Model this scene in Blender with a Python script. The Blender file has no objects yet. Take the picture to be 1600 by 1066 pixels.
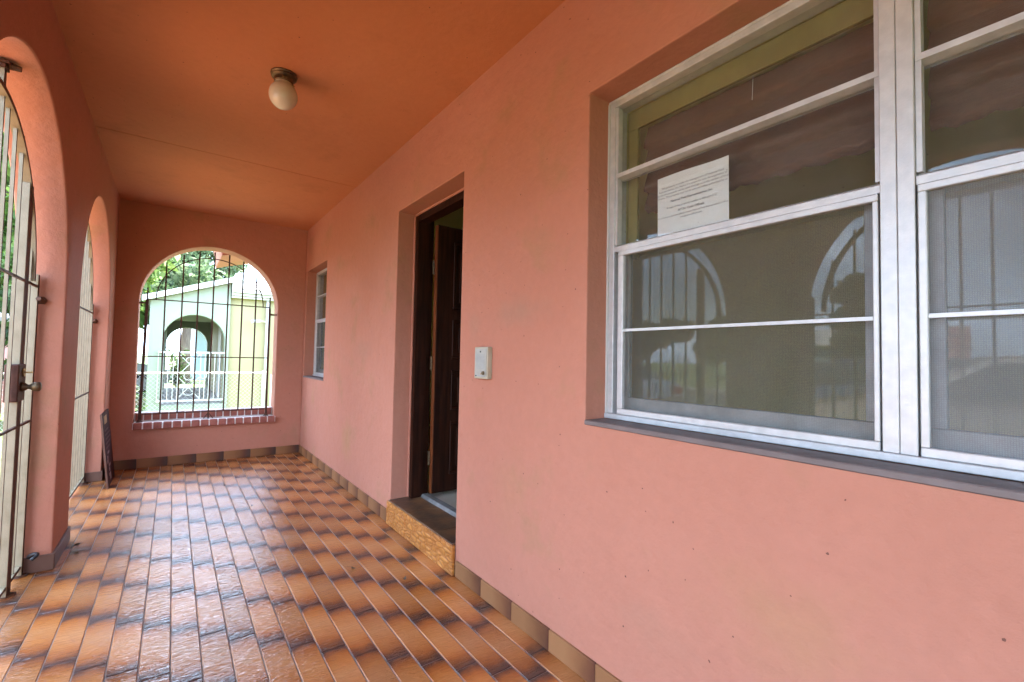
import bpy, bmesh, math, random
import numpy as np
from mathutils import Vector, Matrix

random.seed(7)
rng = np.random.default_rng(11)
S = bpy.context.scene
COL = S.collection
PI = math.pi

# ---------------------------------------------------------------- camera
cam_d = bpy.data.cameras.new("camera")
cam = bpy.data.objects.new("camera", cam_d)
COL.objects.link(cam)
cam_d.sensor_width = 36.0
cam_d.lens = 16.14
cam_d.clip_start = 0.02
cam_d.clip_end = 2000
YAW, PITCH, ROLL = math.radians(36.414), math.radians(2.137), math.radians(1.107)
f0 = Vector((math.sin(YAW), math.cos(YAW), 0)); r0 = Vector((math.cos(YAW), -math.sin(YAW), 0)); u0 = Vector((0, 0, 1))
fw = math.cos(PITCH) * f0 + math.sin(PITCH) * u0
u1 = math.cos(PITCH) * u0 - math.sin(PITCH) * f0
rt = math.cos(ROLL) * r0 + math.sin(ROLL) * u1
up = math.cos(ROLL) * u1 - math.sin(ROLL) * r0
M = Matrix((rt, up, -fw)).transposed().to_4x4()
M.translation = (0, 0, 1.2)
cam.matrix_world = M
S.camera = cam

# ---------------------------------------------------------------- sky, sun, exposure
SUN = Vector((0.52, -0.04, 1.0)).normalized()      # towards the sun
SUN_EL = math.asin(SUN.z); SUN_ROT = math.atan2(SUN.x, SUN.y)
W = bpy.data.worlds.new("World"); S.world = W; W.use_nodes = True
wn = W.node_tree; wn.nodes.clear()
wo = wn.nodes.new("ShaderNodeOutputWorld"); wb = wn.nodes.new("ShaderNodeBackground")
sky = wn.nodes.new("ShaderNodeTexSky"); sky.sky_type = 'NISHITA'; sky.sun_disc = False
sky.sun_elevation = SUN_EL; sky.sun_rotation = SUN_ROT; sky.air_density = 1.0; sky.dust_density = 1.6
tc = wn.nodes.new("ShaderNodeTexCoord")
mp = wn.nodes.new("ShaderNodeMapping"); mp.inputs['Scale'].default_value = (1, 1, 2.6)
nz = wn.nodes.new("ShaderNodeTexNoise"); nz.inputs['Scale'].default_value = 2.4; nz.inputs['Detail'].default_value = 7; nz.inputs['Roughness'].default_value = 0.58
rp = wn.nodes.new("ShaderNodeValToRGB"); rp.color_ramp.elements[0].position = 0.38; rp.color_ramp.elements[1].position = 0.66
n2 = wn.nodes.new("ShaderNodeTexNoise"); n2.inputs['Scale'].default_value = 4.5; n2.inputs['Detail'].default_value = 5
r2 = wn.nodes.new("ShaderNodeValToRGB")
r2.color_ramp.elements[0].position = 0.35; r2.color_ramp.elements[0].color = (5.2, 7.4, 11.0, 1)
r2.color_ramp.elements[1].position = 0.65; r2.color_ramp.elements[1].color = (11.2, 14.2, 18.6, 1)
mx = wn.nodes.new("ShaderNodeMix"); mx.data_type = 'RGBA'
L = wn.links.new
L(tc.outputs['Generated'], mp.inputs['Vector']); L(mp.outputs[0], nz.inputs['Vector']); L(mp.outputs[0], n2.inputs['Vector'])
L(nz.outputs['Fac'], rp.inputs[0]); L(n2.outputs['Fac'], r2.inputs[0])
L(rp.outputs[0], mx.inputs[0]); L(sky.outputs[0], mx.inputs[6]); L(r2.outputs[0], mx.inputs[7])
L(mx.outputs[2], wb.inputs['Color']); wb.inputs['Strength'].default_value = 0.135
L(wb.outputs[0], wo.inputs['Surface'])

sd = bpy.data.lights.new("sun", 'SUN'); sd.energy = 4.6; sd.angle = math.radians(2); sd.color = (1.0, 0.93, 0.82)
so = bpy.data.objects.new("sun", sd); COL.objects.link(so)
so.rotation_euler = (-SUN).to_track_quat('-Z', 'Y').to_euler()
so.location = (6, -1, 14)

S.view_settings.view_transform = 'Standard'; S.view_settings.look = 'None'
S.view_settings.gamma = 1.0; S.view_settings.use_curve_mapping = False
S.view_settings.exposure = 3.25
S.render.engine = 'CYCLES'
S.cycles.use_denoising = True
S.cycles.max_bounces = 14; S.cycles.diffuse_bounces = 6; S.cycles.glossy_bounces = 5
S.cycles.transparent_max_bounces = 16; S.cycles.transmission_bounces = 6
S.cycles.sample_clamp_indirect = 8; S.cycles.caustics_reflective = False; S.cycles.caustics_refractive = False

# ================================================================ helpers
WO = {}

class MB:
    """collects geometry; build() links it as one mesh object"""
    def __init__(s):
        s.v = []; s.f = []; s.m = []
    def quad(s, pts, mi=0):
        b = len(s.v); s.v += [tuple(p) for p in pts]; s.f.append(tuple(range(b, b + len(pts)))); s.m.append(mi); return s
    def box(s, a, c, mi=0, faces=None):
        x0, y0, z0 = [min(a[i], c[i]) for i in range(3)]; x1, y1, z1 = [max(a[i], c[i]) for i in range(3)]
        b = len(s.v)
        s.v += [(x0, y0, z0), (x1, y0, z0), (x1, y1, z0), (x0, y1, z0), (x0, y0, z1), (x1, y0, z1), (x1, y1, z1), (x0, y1, z1)]
        fs = [(0, 3, 2, 1), (4, 5, 6, 7), (0, 1, 5, 4), (1, 2, 6, 5), (2, 3, 7, 6), (3, 0, 4, 7)]   # -z +z -y +x +y -x
        for k, q in enumerate(fs):
            s.f.append(tuple(b + i for i in q)); s.m.append(faces.get(k, mi) if faces else mi)
        return s
    def beam(s, p, q, w, h, mi=0, upv=(0, 0, 1)):
        p = Vector(p); q = Vector(q); d = (q - p).normalized(); u = Vector(upv)
        if abs(d.dot(u)) > 0.98: u = Vector((1, 0, 0))
        a = d.cross(u).normalized(); c = a.cross(d)
        b = len(s.v)
        for o in (p, q):
            for sx, sz in ((-1, -1), (1, -1), (1, 1), (-1, 1)):
                s.v.append(tuple(o + a * sx * w / 2 + c * sz * h / 2))
        for k in range(4):
            j = (k + 1) % 4; s.f.append((b + k, b + j, b + 4 + j, b + 4 + k)); s.m.append(mi)
        s.f += [(b + 3, b + 2, b + 1, b), (b + 4, b + 5, b + 6, b + 7)]; s.m += [mi, mi]
        return s
    def tube(s, pts, r, n=8, mi=0, closed=False, caps=True):
        pts = [Vector(p) for p in pts]; N = len(pts); rr = r if isinstance(r, (list, tuple)) else [r] * N
        ref = None; b = len(s.v)
        for i, p in enumerate(pts):
            if closed: d = (pts[(i + 1) % N] - pts[i - 1]).normalized()
            else: d = (pts[min(i + 1, N - 1)] - pts[max(i - 1, 0)]).normalized()
            if ref is None or abs(ref.dot(d)) > 0.95:
                ref = Vector((0, 0, 1)) if abs(d.z) < 0.9 else Vector((1, 0, 0))
            a = d.cross(ref).normalized(); c = a.cross(d).normalized(); ref = c
            for k in range(n):
                t = 2 * PI * k / n; s.v.append(tuple(p + (a * math.cos(t) + c * math.sin(t)) * rr[i]))
        for i in range(N if closed else N - 1):
            j = (i + 1) % N
            for k in range(n):
                l = (k + 1) % n; s.f.append((b + i * n + k, b + i * n + l, b + j * n + l, b + j * n + k)); s.m.append(mi)
        if caps and not closed:
            s.f.append(tuple(b + k for k in reversed(range(n)))); s.m.append(mi)
            s.f.append(tuple(b + (N - 1) * n + k for k in range(n))); s.m.append(mi)
        return s
    def lathe(s, prof, c, n=32, mi=0):
        b = len(s.v)
        for r, z in prof:
            for k in range(n):
                t = 2 * PI * k / n; s.v.append((c[0] + r * math.cos(t), c[1] + r * math.sin(t), c[2] + z))
        for i in range(len(prof) - 1):
            for k in range(n):
                l = (k + 1) % n; s.f.append((b + i * n + k, b + i * n + l, b + (i + 1) * n + l, b + (i + 1) * n + k)); s.m.append(mi)
        return s
    def prism(s, poly, axis, a0, a1, mi=0):
        """polygon in the two other axes (cyclic order) extruded along axis"""
        def P(u, v, w):
            return {0: (w, u, v), 1: (u, w, v), 2: (u, v, w)}[axis]
        n = len(poly); b = len(s.v)
        s.v += [P(u, v, a0) for u, v in poly] + [P(u, v, a1) for u, v in poly]
        s.f.append(tuple(b + k for k in range(n))); s.f.append(tuple(b + n + k for k in reversed(range(n)))); s.m += [mi, mi]
        for k in range(n):
            j = (k + 1) % n; s.f.append((b + k, b + n + k, b + n + j, b + j)); s.m.append(mi)
        return s
    def build(s, name, mats, parent=None, bevel=0.0, seg=1, smooth=False, origin=None, recalc=True, weld=False):
        if not isinstance(mats, (list, tuple)): mats = [mats]
        V = np.array(s.v, float)
        o = Vector(origin) if origin is not None else Vector((V.min(0) + V.max(0)) / 2)
        me = bpy.data.meshes.new(name)
        me.from_pydata([(p[0] - o.x, p[1] - o.y, p[2] - o.z) for p in s.v], [], s.f)
        for m in mats: me.materials.append(m)
        if len(mats) > 1: me.polygons.foreach_set("material_index", s.m)
        if recalc or bevel or weld:
            bm = bmesh.new(); bm.from_mesh(me)
            if weld: bmesh.ops.remove_doubles(bm, verts=bm.verts, dist=1e-5)
            if recalc: bmesh.ops.recalc_face_normals(bm, faces=bm.faces)
            if bevel:
                es = [e for e in bm.edges if len(e.link_faces) == 2 and e.calc_face_angle(0) > 0.6]
                bmesh.ops.bevel(bm, geom=es, offset=bevel, segments=seg, affect='EDGES', profile=0.6)
            bm.to_mesh(me); bm.free()
        if smooth:
            me.polygons.foreach_set("use_smooth", [True] * len(me.polygons))
        return link(name, me, o, parent)

def link(name, me, o, parent=None):
    ob = bpy.data.objects.new(name, me); COL.objects.link(ob)
    o = Vector(o)
    if parent is not None:
        ob.parent = parent; ob.location = o - WO[parent]
    else: ob.location = o
    WO[ob] = o
    return ob

def thing(name, loc, label, cat, group=None):
    ob = bpy.data.objects.new(name, None); COL.objects.link(ob); ob.empty_display_size = 0.1
    ob.location = loc; WO[ob] = Vector(loc); return tag(ob, label, cat, group)

def tag(ob, label=None, cat=None, group=None, kind=None):
    if label: ob["label"] = label
    if cat: ob["category"] = cat
    if group: ob["group"] = group
    if kind: ob["kind"] = kind
    return ob

# ---------------------------------------------------------------- materials
def new_mat(name):
    m = bpy.data.materials.new(name); m.use_nodes = True
    nt = m.node_tree; b = nt.nodes["Principled BSDF"]
    return m, nt, b

def N(nt, t, **kw):
    n = nt.nodes.new(t)
    for k, v in kw.items():
        if k in n.inputs: n.inputs[k].default_value = v
        else: setattr(n, k, v)
    return n

def ramp(nt, stops):
    r = nt.nodes.new("ShaderNodeValToRGB"); e = r.color_ramp.elements
    while len(e) < len(stops): e.new(0.5)
    for el, (p, c) in zip(e, stops):
        el.position = p; el.color = (*c, 1) if len(c) == 3 else c
    return r

def c4(c): return (c[0], c[1], c[2], 1)

def basic(name, c1, c2=None, scale=6.0, rough=0.6, bump=0.0, bscale=60.0, metal=0.0, spec=0.5, detail=5.0, stretch=None, rvar=0.0, lo=0.35, hi=0.65):
    """two real colours of the surface mixed by noise in world position + fine relief"""
    m, nt, b = new_mat(name); l = nt.links.new
    g = N(nt, "ShaderNodeNewGeometry"); vec = g.outputs['Position']
    if stretch:
        mpn = N(nt, "ShaderNodeMapping"); mpn.inputs['Scale'].default_value = stretch; l(vec, mpn.inputs['Vector']); vec = mpn.outputs[0]
    n1 = N(nt, "ShaderNodeTexNoise", Scale=scale, Detail=detail); l(vec, n1.inputs['Vector'])
    r = ramp(nt, [(lo, c1), (hi, c2 or c1)]); l(n1.outputs['Fac'], r.inputs[0]); l(r.outputs[0], b.inputs['Base Color'])
    b.inputs['Roughness'].default_value = rough; b.inputs['Metallic'].default_value = metal
    b.inputs['Specular IOR Level'].default_value = spec
    if rvar:
        mr = N(nt, "ShaderNodeMapRange"); mr.inputs[3].default_value = rough - rvar; mr.inputs[4].default_value = rough + rvar
        l(n1.outputs['Fac'], mr.inputs[0]); l(mr.outputs[0], b.inputs['Roughness'])
    if bump:
        n3 = N(nt, "ShaderNodeTexNoise", Scale=bscale, Detail=6.0); l(vec, n3.inputs['Vector'])
        bp = N(nt, "ShaderNodeBump", Strength=bump, Distance=0.004); l(n3.outputs['Fac'], bp.inputs['Height']); l(bp.outputs[0], b.inputs['Normal'])
    return m

def stucco(name, base, alt, dirt, specks=True, bump=0.6, plane='YZ', stains=()):
    m, nt, b = new_mat(name); l = nt.links.new
    g = N(nt, "ShaderNodeNewGeometry"); vec = g.outputs['Position']
    n1 = N(nt, "ShaderNodeTexNoise", Scale=1.1, Detail=4.0); l(vec, n1.inputs['Vector'])
    r1 = ramp(nt, [(0.3, base), (0.75, alt)]); l(n1.outputs['Fac'], r1.inputs[0])
    # dirt stains: sparse soft patches
    n2 = N(nt, "ShaderNodeTexNoise", Scale=2.3, Detail=8.0, Roughness=0.62); l(vec, n2.inputs['Vector'])
    r2 = ramp(nt, [(0.56, (0, 0, 0)), (0.76, (0.6, 0.6, 0.6))]); l(n2.outputs['Fac'], r2.inputs[0])
    mx1 = N(nt, "ShaderNodeMix", data_type='RGBA'); l(r2.outputs[0], mx1.inputs[0]); l(r1.outputs[0], mx1.inputs[6]); mx1.inputs[7].default_value = c4(dirt)
    col = mx1.outputs[2]
    for (sy, sz, ry, rz, amt, sc_) in stains:      # old damp / hand marks with their own shape
        nd = N(nt, "ShaderNodeTexNoise", Scale=7.0, Detail=6.0, Roughness=0.65); l(vec, nd.inputs['Vector'])
        sb = N(nt, "ShaderNodeVectorMath", operation='SUBTRACT'); sb.inputs[1].default_value = (0, sy, sz); l(vec, sb.inputs[0])
        mlt = N(nt, "ShaderNodeVectorMath", operation='MULTIPLY'); mlt.inputs[1].default_value = (0, 1 / ry, 1 / rz); l(sb.outputs[0], mlt.inputs[0])
        ln = N(nt, "ShaderNodeVectorMath", operation='LENGTH'); l(mlt.outputs[0], ln.inputs[0])
        ad_ = N(nt, "ShaderNodeMath", operation='MULTIPLY_ADD'); ad_.inputs[1].default_value = 1.6; l(nd.outputs['Fac'], ad_.inputs[0]); l(ln.outputs['Value'], ad_.inputs[2])
        mr_ = N(nt, "ShaderNodeMapRange", interpolation_type='SMOOTHSTEP'); mr_.inputs[1].default_value = 0.75; mr_.inputs[2].default_value = 1.75; mr_.inputs[3].default_value = amt; mr_.inputs[4].default_value = 0.0; l(ad_.outputs[0], mr_.inputs[0])
        ms = N(nt, "ShaderNodeMix", data_type='RGBA'); l(mr_.outputs[0], ms.inputs[0]); l(col, ms.inputs[6]); ms.inputs[7].default_value = c4(sc_); col = ms.outputs[2]
    # roller marks
    n4 = N(nt, "ShaderNodeTexNoise", Scale=26.0, Detail=3.0); l(vec, n4.inputs['Vector'])
    mr = N(nt, "ShaderNodeMapRange"); mr.inputs[3].default_value = 0.94; mr.inputs[4].default_value = 1.06; l(n4.outputs['Fac'], mr.inputs[0])
    hs = N(nt, "ShaderNodeHueSaturation"); l(mr.outputs[0], hs.inputs['Value']); l(col, hs.inputs['Color']); col = hs.outputs[0]
    if specks:
        nv = N(nt, "ShaderNodeTexNoise", Scale=160.0, Detail=1.0); l(vec, nv.inputs['Vector'])
        vs = N(nt, "ShaderNodeVectorMath", operation='SCALE'); vs.inputs['Scale'].default_value = 0.006; l(nv.outputs['Color'], vs.inputs[0])
        va0 = N(nt, "ShaderNodeVectorMath", operation='ADD'); l(vec, va0.inputs[0]); l(vs.outputs[0], va0.inputs[1])
        spx = N(nt, "ShaderNodeSeparateXYZ"); l(va0.outputs[0], spx.inputs[0]); va = N(nt, "ShaderNodeCombineXYZ")
        for i_, ch in enumerate(plane): l(spx.outputs['XYZ'.index(ch)], va.inputs[i_])
        last = col
        for sc, th, pr in ((3.4, 0.011, 0.45), (7.0, 0.016, 0.66)):
            vo = N(nt, "ShaderNodeTexVoronoi", voronoi_dimensions='2D', Scale=sc); l(va.outputs[0], vo.inputs['Vector'])
            lt = N(nt, "ShaderNodeMath", operation='LESS_THAN'); lt.inputs[1].default_value = th; l(vo.outputs['Distance'], lt.inputs[0])
            sp = N(nt, "ShaderNodeSeparateColor"); l(vo.outputs['Color'], sp.inputs[0])
            gt = N(nt, "ShaderNodeMath", operation='GREATER_THAN'); gt.inputs[1].default_value = pr; l(sp.outputs[0], gt.inputs[0])
            mu = N(nt, "ShaderNodeMath", operation='MULTIPLY'); l(lt.outputs[0], mu.inputs[0]); l(gt.outputs[0], mu.inputs[1])
            nsp = N(nt, "ShaderNodeSeparateXYZ"); l(g.outputs['True Normal'], nsp.inputs[0])
            nab = N(nt, "ShaderNodeMath", operation='ABSOLUTE'); l(nsp.outputs[[i_ for i_ in range(3) if 'XYZ'[i_] not in plane][0]], nab.inputs[0])
            ngt = N(nt, "ShaderNodeMath", operation='GREATER_THAN'); ngt.inputs[1].default_value = 0.7; l(nab.outputs[0], ngt.inputs[0])
            mu1 = N(nt, "ShaderNodeMath", operation='MULTIPLY'); l(mu.outputs[0], mu1.inputs[0]); l(ngt.outputs[0], mu1.inputs[1])
            mu2 = N(nt, "ShaderNodeMath", operation='MULTIPLY'); mu2.inputs[1].default_value = 0.75; l(mu1.outputs[0], mu2.inputs[0])
            mm = N(nt, "ShaderNodeMix", data_type='RGBA'); l(mu2.outputs[0], mm.inputs[0]); l(last, mm.inputs[6]); mm.inputs[7].default_value = (0.06, 0.03, 0.025, 1)
            last = mm.outputs[2]
        col = last
    l(col, b.inputs['Base Color'])
    b.inputs['Roughness'].default_value = 0.7; b.inputs['Specular IOR Level'].default_value = 0.12
    na = N(nt, "ShaderNodeTexNoise", Scale=55.0, Detail=6.0, Roughness=0.6); l(vec, na.inputs['Vector'])
    nb = N(nt, "ShaderNodeTexNoise", Scale=5.0, Detail=3.0); l(vec, nb.inputs['Vector'])
    b1 = N(nt, "ShaderNodeBump", Strength=bump, Distance=0.004); l(na.outputs['Fac'], b1.inputs['Height'])
    b2 = N(nt, "ShaderNodeBump", Strength=bump * 0.7, Distance=0.03); l(nb.outputs['Fac'], b2.inputs['Height']); l(b1.outputs[0], b2.inputs['Normal'])
    l(b2.outputs[0], b.inputs['Normal'])
    return m

def floor_tile_mat():
    m, nt, b = new_mat("glazed_floor_tile"); l = nt.links.new
    t = N(nt, "ShaderNodeTexCoord"); oi = N(nt, "ShaderNodeObjectInfo"); g = N(nt, "ShaderNodeNewGeometry")
    sx = N(nt, "ShaderNodeSeparateXYZ"); l(t.outputs['Object'], sx.inputs[0])
    def math_(op, a, c=None):
        n = N(nt, "ShaderNodeMath", operation=op)
        for i, q in enumerate((a, c)):
            if q is None: continue
            if isinstance(q, (int, float)): n.inputs[i].default_value = q
            else: l(q, n.inputs[i])
        return n.outputs[0]
    nz_ = N(nt, "ShaderNodeTexNoise", Scale=17.0, Detail=5.0); l(g.outputs['Position'], nz_.inputs['Vector'])
    x2 = math_('MULTIPLY', sx.outputs[0], sx.outputs[0])
    y = math_('ADD', math_('DIVIDE', sx.outputs[1], 0.40), 0.5)
    wob = math_('MULTIPLY', math_('SUBTRACT', nz_.outputs['Fac'], 0.5), 0.13)
    sgn = math_('SUBTRACT', 0.5, y)                       # curved burnt ends
    y = math_('ADD', y, wob)
    y = math_('ADD', y, math_('MULTIPLY', math_('SUBTRACT', oi.outputs['Random'], 0.5), 0.05))
    y = math_('SUBTRACT', y, math_('MULTIPLY', math_('MULTIPLY', x2, 40.0), sgn))
    r = ramp(nt, [(0.0, (0.060, 0.026, 0.020)), (0.035, (0.085, 0.033, 0.019)), (0.09, (0.155, 0.046, 0.013)), (0.17, (0.31, 0.090, 0.018)), (0.32, (0.43, 0.152, 0.037)),
                  (0.56, (0.47, 0.190, 0.060)), (0.77, (0.43, 0.148, 0.032)), (0.89, (0.32, 0.090, 0.016)), (0.96, (0.16, 0.046, 0.014)), (1.0, (0.062, 0.026, 0.018))])
    l(y, r.inputs[0])
    hs = N(nt, "ShaderNodeHueSaturation"); l(r.outputs[0], hs.inputs['Color'])
    mr = N(nt, "ShaderNodeMapRange"); mr.inputs[3].default_value = 0.80; mr.inputs[4].default_value = 1.18; l(oi.outputs['Random'], mr.inputs[0]); l(mr.outputs[0], hs.inputs['Value'])
    # thin dry dust film
    nd = N(nt, "ShaderNodeTexNoise", Scale=2.6, Detail=8.0, Roughness=0.65); l(g.outputs['Position'], nd.inputs['Vector'])
    rd = ramp(nt, [(0.40, (0.0, 0.0, 0.0)), (0.80, (0.16, 0.16, 0.16))]); l(nd.outputs['Fac'], rd.inputs[0])
    mxd = N(nt, "ShaderNodeMix", data_type='RGBA'); l(rd.outputs[0], mxd.inputs[0]); l(hs.outputs[0], mxd.inputs[6]); mxd.inputs[7].default_value = (0.26, 0.21, 0.19, 1)
    l(mxd.outputs[2], b.inputs['Base Color'])
    mrr = N(nt, "ShaderNodeMapRange"); mrr.inputs[3].default_value = 0.10; mrr.inputs[4].default_value = 0.25; l(nd.outputs['Fac'], mrr.inputs[0]); l(mrr.outputs[0], b.inputs['Roughness'])
    b.inputs['Specular IOR Level'].default_value = 0.65
    b.inputs['Coat Weight'].default_value = 0.30; b.inputs['Coat Roughness'].default_value = 0.07
    # slate-like relief, ripples running across the tile, random per tile
    cb = N(nt, "ShaderNodeCombineXYZ"); l(math_('MULTIPLY', oi.outputs['Random'], 37.0), cb.inputs[2])
    ad = N(nt, "ShaderNodeVectorMath", operation='ADD'); l(g.outputs['Position'], ad.inputs[0]); l(cb.outputs[0], ad.inputs[1])
    mpn = N(nt, "ShaderNodeMapping"); mpn.inputs['Scale'].default_value = (0.8, 3.0, 1.0); mpn.inputs['Rotation'].default_value = (0, 0, 0.25); l(ad.outputs[0], mpn.inputs['Vector'])
    nr = N(nt, "ShaderNodeTexNoise", Scale=28.0, Detail=4.0, Roughness=0.5, Distortion=0.6); l(mpn.outputs[0], nr.inputs['Vector'])
    ml = math_('LESS_THAN', math_('ABSOLUTE', sx.outputs[1]), 0.0016)
    hh = math_('SUBTRACT', nr.outputs['Fac'], math_('MULTIPLY', ml, 0.10))
    bp = N(nt, "ShaderNodeBump", Strength=1.0, Distance=0.0045); l(hh, bp.inputs['Height'])
    l(bp.outputs[0], b.inputs['Normal']); l(bp.outputs[0], b.inputs['Coat Normal'])
    return m

def skirt_mat(axis, name):
    m, nt, b = new_mat(name); l = nt.links.new
    t = N(nt, "ShaderNodeTexCoord"); g = N(nt, "ShaderNodeNewGeometry"); oi = N(nt, "ShaderNodeObjectInfo")
    sx = N(nt, "ShaderNodeSeparateXYZ"); l(t.outputs['Object'], sx.inputs[0])
    mr = N(nt, "ShaderNodeMapRange"); mr.inputs[1].default_value = -0.13; mr.inputs[2].default_value = 0.13; l(sx.outputs[axis], mr.inputs[0])
    nz_ = N(nt, "ShaderNodeTexNoise", Scale=18.0, Detail=5.0); l(g.outputs['Position'], nz_.inputs['Vector'])
    a = N(nt, "ShaderNodeMath", operation='MULTIPLY_ADD'); a.inputs[1].default_value = 0.22; l(nz_.outputs['Fac'], a.inputs[0]); l(mr.outputs[0], a.inputs[2])
    tan, brn = (0.265, 0.122, 0.052), (0.100, 0.036, 0.020)
    st = [(0.12, brn), (0.42, (0.19, 0.080, 0.034)), (0.75, tan), (1.1, tan)] if axis == 1 else [(0.0, tan), (0.5, (0.22, 0.098, 0.040)), (0.9, brn), (1.0, (0.07, 0.035, 0.025))]
    r = ramp(nt, [(min(p, 1.0), c) for p, c in st]); l(a.outputs[0], r.inputs[0])
    hs = N(nt, "ShaderNodeHueSaturation"); l(r.outputs[0], hs.inputs['Color'])
    m2 = N(nt, "ShaderNodeMapRange"); m2.inputs[3].default_value = 0.85; m2.inputs[4].default_value = 1.15; l(oi.outputs['Random'], m2.inputs[0]); l(m2.outputs[0], hs.inputs['Value'])
    l(hs.outputs[0], b.inputs['Base Color']); b.inputs['Roughness'].default_value = 0.5; b.inputs['Specular IOR Level'].default_value = 0.2
    return m

def riser_mat():
    m, nt, b = new_mat("amber_embossed_tile"); l = nt.links.new
    g = N(nt, "ShaderNodeNewGeometry")
    n1 = N(nt, "ShaderNodeTexNoise", Scale=7.0, Detail=5.0); l(g.outputs['Position'], n1.inputs['Vector'])
    mpn = N(nt, "ShaderNodeMapping"); mpn.inputs['Rotation'].default_value = (0.62, 0, 0); mpn.inputs['Scale'].default_value = (1, 1.0, 2.6); l(g.outputs['Position'], mpn.inputs['Vector'])
    vo = N(nt, "ShaderNodeTexVoronoi", Scale=15.0, feature='DISTANCE_TO_EDGE'); l(mpn.outputs[0], vo.inputs['Vector'])
    re = ramp(nt, [(0.0, (0.15, 0.15, 0.15)), (0.30, (1, 1, 1))]); l(vo.outputs['Distance'], re.inputs[0])
    r = ramp(nt, [(0.34, (0.44, 0.170, 0.034)), (0.66, (0.56, 0.250, 0.062))]); l(n1.outputs['Fac'], r.inputs[0])
    mx_ = N(nt, "ShaderNodeMix", data_type='RGBA'); l(re.outputs[0], mx_.inputs[0]); mx_.inputs[6].default_value = (0.30, 0.095, 0.016, 1); l(r.outputs[0], mx_.inputs[7])
    l(mx_.outputs[2], b.inputs['Base Color']); b.inputs['Roughness'].default_value = 0.38; b.inputs['Specular IOR Level'].default_value = 0.3
    bp = N(nt, "ShaderNodeBump", Strength=0.9, Distance=0.006); l(re.outputs[0], bp.inputs['Height']); l(bp.outputs[0], b.inputs['Normal'])
    return m

def glass_mat(name, dust=0.05, tint=(0.93, 0.95, 0.94), gain=0.72):
    m, nt, b = new_mat(name); l = nt.links.new; nt.nodes.remove(b)
    out = nt.nodes["Material Output"]
    tr = N(nt, "ShaderNodeBsdfTransparent"); tr.inputs[0].default_value = c4(tint)
    gl = N(nt, "ShaderNodeBsdfGlossy"); gl.inputs['Roughness'].default_value = 0.015
    gg = N(nt, "ShaderNodeNewGeometry")
    dt = N(nt, "ShaderNodeVectorMath", operation='DOT_PRODUCT'); l(gg.outputs['Normal'], dt.inputs[0]); l(gg.outputs['Incoming'], dt.inputs[1])
    ab = N(nt, "ShaderNodeMath", operation='ABSOLUTE'); l(dt.outputs['Value'], ab.inputs[0])
    om = N(nt, "ShaderNodeMath", operation='SUBTRACT', use_clamp=True); om.inputs[0].default_value = 1.0; l(ab.outputs[0], om.inputs[1])
    p5 = N(nt, "ShaderNodeMath", operation='POWER'); p5.inputs[1].default_value = 5.0; l(om.outputs[0], p5.inputs[0])
    mu = N(nt, "ShaderNodeMath", operation='MULTIPLY_ADD', use_clamp=True); mu.inputs[1].default_value = 0.96 * gain; mu.inputs[2].default_value = 0.04 * gain; l(p5.outputs[0], mu.inputs[0])
    m1 = N(nt, "ShaderNodeMixShader"); l(mu.outputs[0], m1.inputs[0]); l(tr.outputs[0], m1.inputs[1]); l(gl.outputs[0], m1.inputs[2])
    df = N(nt, "ShaderNodeBsdfDiffuse"); df.inputs[0].default_value = (0.5, 0.48, 0.44, 1)
    g = N(nt, "ShaderNodeNewGeometry"); n1 = N(nt, "ShaderNodeTexNoise", Scale=9.0, Detail=9.0, Roughness=0.7); l(g.outputs['Position'], n1.inputs['Vector'])
    mr = N(nt, "ShaderNodeMapRange"); mr.inputs[1].default_value = 0.3; mr.inputs[2].default_value = 0.8; mr.inputs[3].default_value = dust * 0.4; mr.inputs[4].default_value = dust * 2; l(n1.outputs['Fac'], mr.inputs[0])
    vo = N(nt, "ShaderNodeTexVoronoi", Scale=22.0); l(g.outputs['Position'], vo.inputs['Vector'])
    lt = N(nt, "ShaderNodeMath", operation='LESS_THAN'); lt.inputs[1].default_value = 0.045; l(vo.outputs['Distance'], lt.inputs[0])
    m5 = N(nt, "ShaderNodeMath", operation='MULTIPLY_ADD', use_clamp=True); m5.inputs[1].default_value = 0.25; l(lt.outputs[0], m5.inputs[0]); l(mr.outputs[0], m5.inputs[2])
    m2 = N(nt, "ShaderNodeMixShader"); l(m5.outputs[0], m2.inputs[0]); l(m1.outputs[0], m2.inputs[1]); l(df.outputs[0], m2.inputs[2])
    l(m2.outputs[0], out.inputs[0]); return m

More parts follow.
